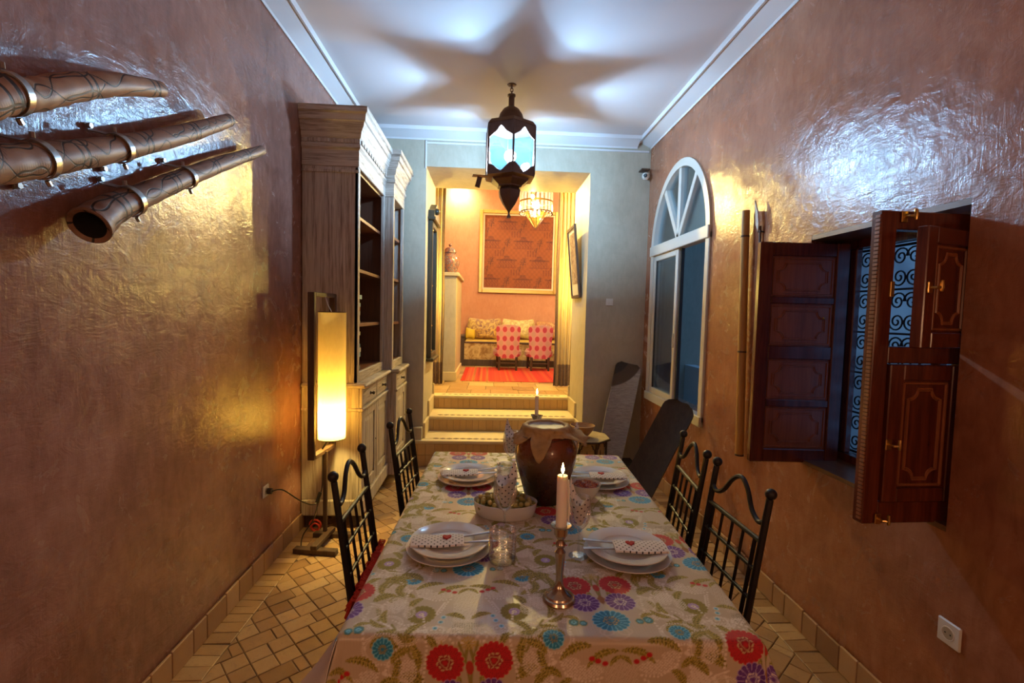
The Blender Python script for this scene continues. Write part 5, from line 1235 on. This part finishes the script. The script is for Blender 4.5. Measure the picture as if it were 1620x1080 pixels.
wb(G().prism([(.028,.028),(PW-.028,.028),(PW-.028,PH-.028),(.028,PH-.028)], pf, -.002, .002), 'mat_board', plain('cream_mat', (.55,.48,.34), .7), fp, smooth=0)
m = Mat('print_art'); v = m.co(); m.p(Base_Color=m.ramp(m.noise(v, 16, 6, .65, 1.2), [(.35,(.06,.035,.045)),(.5,(.30,.20,.12)),(.62,(.50,.42,.28))]), Roughness=.4)
wb(G().prism([(.07,.15),(PW-.07,.15),(PW-.07,PH-.07),(.07,PH-.07)], pf, .0022, .003), 'print', m.m, fp, smooth=0)
M['curtain'] = plain('gold_beige_curtain', (.42,.29,.14), .7, vary=.18, vscale=3, bump=.2, bscale=160); M['curtain_hem'] = plain('brown_curtain_border', (.16,.09,.06), .75, vary=.5, vscale=50)
def curtain(x0, x1, y, label, inner):
    o = thing('curtain', label, 'curtain', ((x0+x1)/2,y,Z3)); zb, zt = Z3+.012, 3.40
    def f(u, v):
        z = lerp(zb, zt, v); amp = .030*(1-.35*v); x = lerp(x0, x1, u)+.006*math.sin(v*9+u*5); return (x, y+amp*math.sin(u*PI*9+.6*math.sin(v*3))+.012*math.sin(u*23), z)
    wb(G().grid(lambda u, v: f(u, lerp(.10,1,v)), 70, 18, (0,.003,0)), 'drape', M['curtain'], o, smooth=60)
    wb(G().grid(lambda u, v: f(u, lerp(0,.10,v)), 70, 3, (0,.003,0)), 'hem_border', M['curtain_hem'], o, smooth=60)
    wb(G().grid(lambda u, v: (lambda p: (p[0], p[1]-.004, p[2]))(f(lerp(*inner, u), v)), 12, 18, (0,-.003,0)), 'patterned_edge', M['curtain_hem'], o, smooth=60)
curtain(-.80,-.565,6.24,'gold-beige curtain beside the white pillar and jar',(.93,1.0)); curtain(.865,1.12,6.24,'gold-beige curtain with a brown edge beside the pink chairs',(0,.14))
rod = thing('curtain_rod', 'dark curtain rod above the passage carrying both curtains', 'rod', (.16,6.24,3.40)); wb(G().tube([(-.9,6.24,3.415),(1.22,6.24,3.415)], .014, 10), 'rod', M['lampwood'], rod)
for x in (-.86,1.18): wb(G().box(x-.01,x+.01,6.05,6.24,3.405,3.425), 'bracket', M['lampwood'], rod)

# ------------------------------------------------------------------ upper room
struct(G().box(-.86,-.44,6.66,7.9,Z3,1.98,.004).build('wall_pier', M['plaster'])); struct(G().box(-.90,-.405,6.62,7.9,1.98,2.03,.006).build('trim_6', M['plaster'])); struct(G().box(-.88,-.42,6.63,7.9,Z3,Z3+.12,.004).build('baseboard_pier', M['tread']))
def vcol_mesh(name, W, H, nx, nz, fn, parent, origin, ux, uz, mat):
    u = (np.arange(nx+1)/nx); v = np.arange(nz+1)/nz; U, V = np.meshgrid(u, v, indexing='ij'); C = fn(U.ravel()*W, V.ravel()*H)
    g = G(); o = Vector(origin); ux = Vector(ux); uz = Vector(uz); g.grid(lambda a, b: o+ux*(a*W)+uz*(b*H), nx, nz); ob = wb(g, name, mat, parent, recalc=False)
    at = ob.data.color_attributes.new('Col', 'FLOAT_COLOR', 'POINT'); col = np.ones((len(C),4), np.float32); col[:,:3] = C; at.data.foreach_set('color', col.ravel()); return ob
pt = thing('framed_tapestry', 'big gold-framed red-brown printed tapestry of pavilions on the far wall', 'tapestry', (.55,9.28,1.87))
PX0, PX1, PZ0, PZ1 = -.20, 1.30, 1.875, 3.44; M['gold'] = plain('gilt_frame', (.55,.36,.10), .38, .5, vary=.2, vscale=14); M['ivory'] = plain('ivory_slip', (.66,.54,.36), .5)
for q in ((PX0,PX0+.07,PZ0,PZ1),(PX1-.07,PX1,PZ0,PZ1),(PX0+.07,PX1-.07,PZ0,PZ0+.07),(PX0+.07,PX1-.07,PZ1-.07,PZ1)): wb(G().box(q[0],q[1],9.245,9.299,q[2],q[3],.010), 'frame_rail', M['gold'], pt)
for q in ((PX0+.07,PX0+.10,PZ0+.07,PZ1-.07),(PX1-.10,PX1-.07,PZ0+.07,PZ1-.07),(PX0+.10,PX1-.10,PZ0+.07,PZ0+.10),(PX0+.10,PX1-.10,PZ1-.10,PZ1-.07)): wb(G().box(q[0],q[1],9.262,9.292,q[2],q[3],.003), 'slip', M['ivory'], pt)
def toile(x, z):
    rs = np.random.RandomState(3); C = np.empty((len(x),3)); C[:] = (.23,.055,.012); C *= (1+.12*np.sin(x*70)*np.sin(z*63)+.08*rs.rand(len(x)))[:,None]
    D = np.array((.045,.010,.012)); Mx = np.array((.11,.018,.012))
    sp_ = np.clip(.5+.5*np.sin(x*210+3*np.sin(z*57))*np.sin(z*190+2*np.sin(x*71)), .45, 1)[:,None]
    def put(mk, c): C[mk] = C[mk]*(1-.82*sp_[mk])+c*.82*sp_[mk]
    for r in range(-1,5):
        for k in range(-1,4):
            cx, cz = .12+k*.62+(r % 2)*.31, .10+r*.36; a, b = x-cx, z-cz
            put((np.abs(a) < .16) & (np.abs(b) < .06) & (np.sin(a*120+4*np.sin(b*40)) > -.3), Mx); put((np.abs(a) < .19-2.2*np.sqrt(np.maximum(b-.055,0))*.25) & (b > .055) & (b < .13), Mx); put((np.abs(a) < .20-np.abs(b-.075)*2.2) & (np.abs(b-.075) < .012), D); put((np.abs(a) < .19) & (np.abs(b+.068) < .008), Mx); put((np.abs(a) < .05) & (b > .13) & (b < .155), D)
            for dx, dz, s in ((.31,.03,1),(.25,-.07,.7),(-.28,.10,.7)):      # trees and small figures between the pavilions
                e, f = x-cx-dx, z-cz-dz; rr = np.hypot(e*(1+.3*np.sin(f*90)), f*1.1); put((rr < .055*s*(1+.4*np.sin(np.arctan2(f,e)*7))) & (np.sin(e*150)+np.sin(f*130) > -.4), D); put((np.abs(e) < .007) & (f < 0) & (f > -.10*s), D)
            for q in range(4): e, f = x-cx+.22-q*.05, z-cz-.19; put((np.abs(e) < .013) & (np.abs(f) < .045), Mx); put(np.hypot(e, f-.055) < .012, D)
    return C
M['toile'] = vcol('printed_tapestry', .75, .1); vcol_mesh('print', PX1-PX0-.2, PZ1-PZ0-.2, 260, 270, toile, pt, (PX0+.10,9.285,PZ0+.10), (1,0,0), (0,0,1), M['toile'])
# lidded jar
jr_ = thing('lidded_jar', 'patterned porcelain jar with a domed lid on the pier', 'jar', (-.545,6.80,2.031))
m = Mat('painted_porcelain'); v = m.co(); vo = m.n('ShaderNodeTexVoronoi', None, Vector=v, Scale=34); c_ = m.ramp(vo.outputs[0], [(.12,(.26,.03,.02)),(.30,(.34,.29,.24)),(.42,(.05,.06,.12)),(.6,(.30,.12,.08))]); m.p(Base_Color=c_, Roughness=.25, Coat_Weight=.4); M['porc'] = m.m
G().lathe([(.004,0),(.085,0),(.09,.012),(.105,.06),(.127,.12),(.133,.17),(.120,.215),(.088,.25),(.072,.268),(.078,.275),(.06,.28),(.004,.27)], 40).build('body', M['porc'], jr_)
ld_ = G().lathe([(.004,.272),(.082,.276),(.086,.284),(.080,.312),(.060,.342),(.03,.358),(.012,.362),(.012,.368),(.024,.384),(.018,.402),(.003,.410)], 36).build('lid', M['porc'], jr_)
for k, (x0, x1, h) in enumerate(((-.735,-.70,.26),(-.70,-.675,.24),(-.415,-.408,.2))):
    if k < 2: b = thing('book', ['dark red upright book beside the porcelain jar','slim dark red upright book touching the porcelain jar'][k], 'book', ((x0+x1)/2,6.98,2.0305), 0, 'books on the pier'); wb(G().box(x0,x1,6.90,7.06,2.0305,2.03+h,.003), 'cover', bm_[5], b); wb(G().box(x0+.004,x1-.004,6.897,7.05,2.036,2.03+h+.001), 'pages', paper, b)
# settee
se = thing('settee', 'long low settee with a dark wooden frame and patterned front panel', 'settee', (.75,8.9,Z3))
SX0, SX1, SY0, SY1 = -.505, 2.2, 8.56, 9.24
m = Mat('ochre_damask'); v = m.co(); c_ = m.ramp(m.noise(v, 7, 5, .6, 1.5), [(.38,(.24,.13,.04)),(.5,(.42,.30,.13)),(.62,(.52,.40,.20))]); m.p(Base_Color=c_, Roughness=.7); M['damask'] = m.m
wb(G().box(SX0,SX1,SY0,SY1,Z3,Z3+.115,.004), 'base', M['darkwood'], se); wb(G().box(SX0,SX0+.095,SY0,SY1,Z3+.115,1.045,.006), 'arm', M['darkwood'], se); wb(G().box(SX0+.0,SX0+.10,SY0-.01,SY1,1.045,1.085,.006), 'arm_cap', M['darkwood'], se)
wb(G().box(SX0+.095,SX1,SY0+.012,SY0+.03,Z3+.115,.955), 'front_panel', M['damask'], se); wb(G().box(SX0+.095,SX1,SY0-.005,SY0+.04,.955,.985,.008), 'seat_rail', M['lampwood'], se); wb(G().box(SX0+.10,SX1,SY0+.03,SY1,.93,1.005,.02), 'seat_cushion', plain('mustard_seat', (.48,.33,.06), .7), se)
def cushion(cx, cy, cz, w_, h_, d_, mat, label, rx=-.25, ry=0.0, rz=0.0):
    o = thing('cushion', label, 'cushion', (cx,cy,cz)); g = G(); n = 18; vs = []; fs = []
    for side in (1,-1):
        for i in range(n+1):
            for j in range(n+1):
                a, b = lerp(-1,1,i/n), lerp(-1,1,j/n); pin = 1-.10*(1-a*a)*abs(b)**3-.0; x = a*w_/2*(1-.09*(1-b*b)*abs(a)**3*-1-.05); z = b*h_/2*(1-.16*(1-abs(a))*abs(b)**2)
                t = ((1-a**4)*(1-b**4))**.6*d_/2; vs.append((x, -side*t, z))
    W = n+1; N = W*W
    for i in range(n):
        for j in range(n): q = (i*W+j,(i+1)*W+j,(i+1)*W+j+1,i*W+j+1); fs.append(q); fs.append(tuple(N+x for x in q)[::-1])
    g.add(vs, fs); g.xf(Matrix.Rotation(rz,4,'Z') @ Matrix.Rotation(rx,4,'X') @ Matrix.Rotation(ry,4,'Y')); g.build('cover', mat, o, smooth=60, recalc=False); return o
def damask(name, a, b, c, sc): m = Mat(name); v = m.co(); m.p(Base_Color=m.ramp(m.noise(v, sc, 5, .6, 2.0), [(.36,a),(.5,b),(.64,c)]), Roughness=.55, Sheen_Weight=.2); return m.m
cushion(-.065,9.10,1.205,.62,.40,.17,damask('gold_mauve_damask', (.18,.07,.07),(.42,.26,.08),(.60,.44,.12),9),'large gold and mauve damask cushion at the arm end of the settee')
cushion(.575,9.10,1.205,.60,.39,.17,damask('gold_green_damask', (.34,.24,.10),(.56,.44,.16),(.62,.54,.30),9),'large gold and cream damask cushion behind the pink chairs')
cushion(1.20,9.10,1.195,.60,.36,.17,damask('rust_gold_damask', (.25,.07,.03),(.40,.18,.06),(.48,.30,.10),11),'rust and gold damask cushion at the curtain side of the settee')
cushion(-.315,8.72,1.115,.18,.20,.12,plain('mustard_velvet', (.50,.35,.02), .6),'small plain mustard cushion against the settee arm', -.3, .2, .6)
cushion(-.03,8.86,1.118,.38,.21,.11,damask('brown_gold_damask', (.10,.03,.02),(.34,.18,.03),(.52,.34,.06),10),'small brown and gold cushion in front of the mauve one', -.35)
# pink slipper chairs
M['pink'] = dots('pink_ogee_cloth', (.52,.24,.25), (.40,.035,.075), (.118,.150), .036, ('X','Z'), True, .75, (.44,.26,.22), .80)
def slipper(cx, cy, label):
    o = thing('slipper_chair', label, 'chair', (cx,cy,Z3+.0105), 0, 'pink chairs in the upper room'); n = 16
    def back(u, v):
        z = lerp(.20,.752,v); hw = lerp(.165,.208,v)*(1-.22*max(0,v-.90)/.10); a = lerp(-1,1,u); return (a*hw, .0+.035*a*a-.05*v, z-.018*(a*a)*(v > .95))
    G().grid(back, n, 16, (0,.055,.0)).build('backrest', M['pink'], o, smooth=45)
    G().lathe([(.01,.215),(.20,.215),(.235,.24),(.24,.30),(.21,.345),(.01,.355)], 32, c=(0,.26,0), sx=1, sy=1).build('seat', M['pink'], o)
    for x, y in ((-.14,.03),(.14,.03),(-.165,.42),(.165,.42)): G().tube([(x*1.02,y,0),(x,y,.12),(x,y,.225)], [.016,.020,.024], 8).build('leg', M['darkwood'], o)
    for s in (-1,1): G().tube([(s*.15,.03,.09),(s*.165,.42,.09)], .012, 6).build('stretcher', M['darkwood'], o)
    G().tube([(-.145,.03,.12),(.145,.03,.12)], .012, 6).build('stretcher', M['darkwood'], o)
slipper(.335,7.86,'pink ogee-patterned low chair in front of the gold and cream cushion'); slipper(.865,7.86,'pink ogee-patterned low chair beside the brown-edged curtain')
rg = thing('rug', 'red and orange striped kilim rug on the upper floor', 'rug', (.6,7.4,Z3+.003))
m = Mat('striped_kilim'); sp = m.n('ShaderNodeSeparateXYZ', None, Vector=m.n('ShaderNodeTexCoord').outputs['Object']); zz = m.math('MULTIPLY', m.math('ABSOLUTE', m.math('SUBTRACT', m.math('FRACT', m.math('MULTIPLY', sp.outputs[1], 6)), .5)), .05)
st_ = m.n('ShaderNodeTexNoise', dict(noise_dimensions='1D'), W=m.math('ADD', sp.outputs[0], zz), Scale=16, Detail=3).outputs[0]
c_ = m.ramp(st_, [(.3,(.16,.015,.012)),(.42,(.55,.03,.02)),(.52,(.60,.05,.03)),(.60,(.52,.20,.04)),(.72,(.20,.10,.03))]); m.bump(m.noise(m.co(), 150, 2), .3, .004); m.p(Base_Color=m.mix(m.maprange(sp.outputs[0], -.35, -.2, 0, .55), c_, (.56,.025,.025)), Roughness=.9)
wb(G().grid(lambda u, v: (lerp(-.30,1.5,u), lerp(6.62,8.30,v), Z3+.008+.002*math.sin(u*20)*math.cos(v*9)), 20, 16, (0,0,-.005)), 'pile', m.m, rg)
g = G()
for k in range(90): y = lerp(6.63,8.29,k/89); g.tube([(-.30,y,Z3+.006),(-.35-random.uniform(0,.02),y+random.uniform(-.01,.01),Z3+.004)], .003, 4)
tag(wb(g, 'fringe', M['throw'], rg, smooth=0), kind='stuff')

# ------------------------------------------------------------------ stained glass chandelier, spotlights, added fill lamps
def stained(name, c, k=.35): return thin_glass(name, tuple(lerp(1,x,.85) for x in c), .08, .1, .02, c)
SG = [stained('glass_%d' % i, c) for i, c in enumerate([(.95,.92,.80),(.90,.62,.10),(.80,.78,.12),(.80,.42,.06),(.85,.88,.90)])]
CHX, CHY, CZ = .655, 7.05, 2.72
ch = thing('chandelier', 'stained-glass pendant of clear bars over a yellow and orange faceted point', 'chandelier', (CHX,CHY,CZ)); ns = 24; cr = .235
rim = [(CHX+cr*math.cos(2*PI*k/40), CHY+cr*math.sin(2*PI*k/40)) for k in range(40)]
for z, r in ((2.955,.007),(3.10,.012),(3.30,.008)): wb(G().tube([(x,y,z) for x, y in rim], r, 6, closed=True), 'ring', M['lantern'] if z != 3.10 else M['brass'], ch)
for k in range(ns):
    a = 2*PI*k/ns; c = Vector((CHX+cr*math.cos(a), CHY+cr*math.sin(a), 3.12)); t = Vector((-math.sin(a),math.cos(a),0)); r = Vector((math.cos(a),math.sin(a),0))
    b = wb(G().obox(c, (t, r, Vector((0,0,1))), (.021,.006,.175), .004), 'glass_bar', SG[0 if k % 3 else 4], ch)
    wb(G().ball((c.x,c.y,2.935), .013, 8, 6), 'bar_drop', M['lantern'], b)
nf = 8
for k in range(nf):
    a0, a1 = 2*PI*k/nf, 2*PI*(k+1)/nf
    P = lambda a, r, z: (CHX+r*math.cos(a), CHY+r*math.sin(a), z)
    g = G(); g.add([P(a0,.165,2.955),P(a1,.165,2.955),P(a1,.115,2.87),P(a0,.115,2.87)], [(0,1,2,3)]); wb(g, 'upper_facet', SG[(1,4,1,3)[k % 4]], ch, smooth=0, recalc=False)
    g = G(); g.add([P(a0,.115,2.87),P(a1,.115,2.87),P(a0,.003,CZ)], [(0,1,2)]); wb(g, 'lower_facet', SG[(2,3,2,4)[k % 4]], ch, smooth=0, recalc=False)
    g = G(); g.tube([P(a0,.165,2.955),P(a0,.115,2.87),P(a0,.003,CZ)], .0035, 5); g.tube([P(a0,.115,2.87),P(a1,.115,2.87)], .0035, 5); g.tube([P(a0,.165,2.955),P(a0,cr,2.955)], .0035, 5); wb(g, 'lead_came', M['lantern'], ch, smooth=0)
wb(G().tube([(CHX,CHY,3.30),(CHX,CHY,4.0)], .006, 8), 'stem', M['lantern'], ch)
wb(G().tube([(CHX-cr,CHY,3.30),(CHX+cr,CHY,3.30)], .005, 6), 'yoke', M['lantern'], ch); wb(G().tube([(CHX,CHY-cr,3.30),(CHX,CHY+cr,3.30)], .005, 6), 'yoke', M['lantern'], ch)
wb(G().ball((CHX,CHY,3.06), .05, 14, 10), 'bulb', emit('chandelier_bulb', L_CHANDELIER), ch); wb(G().tube([(CHX,CHY,3.10),(CHX,CHY,3.30)], .012, 8), 'bulb_holder', M['lantern'], ch)
def spotlight(x, y, z, aim, spec, label, r=.022):
    o = thing('spotlight', label, 'spotlight', (x,y,z)); d = (Vector(aim)-Vector((x,y,z))).normalized(); p = Vector((x,y,z))
    e = d.cross(Vector((1,0,0))).normalized(); f = d.cross(e); g = G(); n = 20; vs = []; fs = []
    for (rr, t) in ((.012,-.05),(.030,-.045),(.034,.03),(.031,.03),(.026,-.03),(.01,-.035)):
        for k in range(n): vs.append(p+d*t+(e*math.cos(2*PI*k/n)+f*math.sin(2*PI*k/n))*rr)
    for i in range(5):
        for k in range(n): fs.append((i*n+k,i*n+(k+1) % n,(i+1)*n+(k+1) % n,(i+1)*n+k))
    g.add(vs, fs); wb(g, 'can', M['steel'], o); wb(G().tube([p-d*.045, Vector((x,y,z+.075))], .006, 6), 'arm', M['steel'], o)
    wb(G().ball(tuple(p+d*.004), r, 12, 8), 'bulb', emit('spot_bulb_%s' % label[:8], spec), o)
ss = thing('spotlight', 'bare halogen spotlight hanging at the inner edge of the passage head', 'spotlight', (.49,5.75,2.85))
wb(G().tube([(.49,5.75,2.895),(.49,5.75,3.42)], .006, 8), 'drop_rod', M['steel'], ss); wb(G().lathe([(.004,2.92),(.022,2.915),(.024,2.888),(.018,2.882),(.004,2.882)], 18, c=(.49,5.75,0)), 'cap', M['steel'], ss)
wb(G().ball((.49,5.75,2.865), .017, 14, 10), 'bulb', emit('stair_spot_bulb', L_SPOT), ss)
spotlight(-.58,9.02,3.90,(-.60,9.3,3.3),L_FARSPOT,'small steel spotlight washing the far wall above the porcelain jar')
spotlight(1.9,7.6,3.92,(1.3,9.3,2.2),L_FARSPOT,'small steel spotlight aimed at the framed tapestry')
for x, y, lab in ((-.80,-.95,'added unseen fill globe on the didgeridoo side behind the camera'),(1.10,-.95,'added unseen fill globe on the shutter side behind the camera')):  # unseen globes added behind the camera to supply the warm fill light
    o = thing('fill_globe', lab, 'lamp', (x,y,0)); wb(G().ball((x,y,1.50), .15, 20, 12), 'globe', emit('fill_globe_glow', L_FILL_GLOBE), o); wb(G().tube([(x,y,.02),(x,y,1.36)], .012, 8), 'pole', M['iron'], o); wb(G().lathe([(.005,0.001),(.13,0.001),(.13,.012),(.02,.03),(.005,.03)], 24, c=(x,y,0)), 'base', M['iron'], o)

for x, y, sg, lab in ((-.80,5.80,1,'added fill sconce hidden in the passage reveal behind the mirror jamb'),(1.12,5.80,-1,'added fill sconce hidden in the passage reveal behind the print jamb')):  # added out of view to brighten the jambs, soffit and steps
    o = thing('fill_sconce', lab, 'lamp', (x+sg*.06,y,1.72)); wb(G().box(min(x+sg*.001,x+sg*.015),max(x+sg*.001,x+sg*.015),y-.04,y+.04,1.75,1.90,.004), 'back_plate', M['lampwood'], o)
    wb(G().ball((x+sg*.075,y,1.86), .04, 14, 10), 'globe', emit('fill_sconce_glow', L_FILL_SCONCE), o); wb(G().tube([(x+sg*.012,y,1.80),(x+sg*.075,y,1.80),(x+sg*.075,y,1.825)], .008, 8), 'arm', M['lampwood'], o)
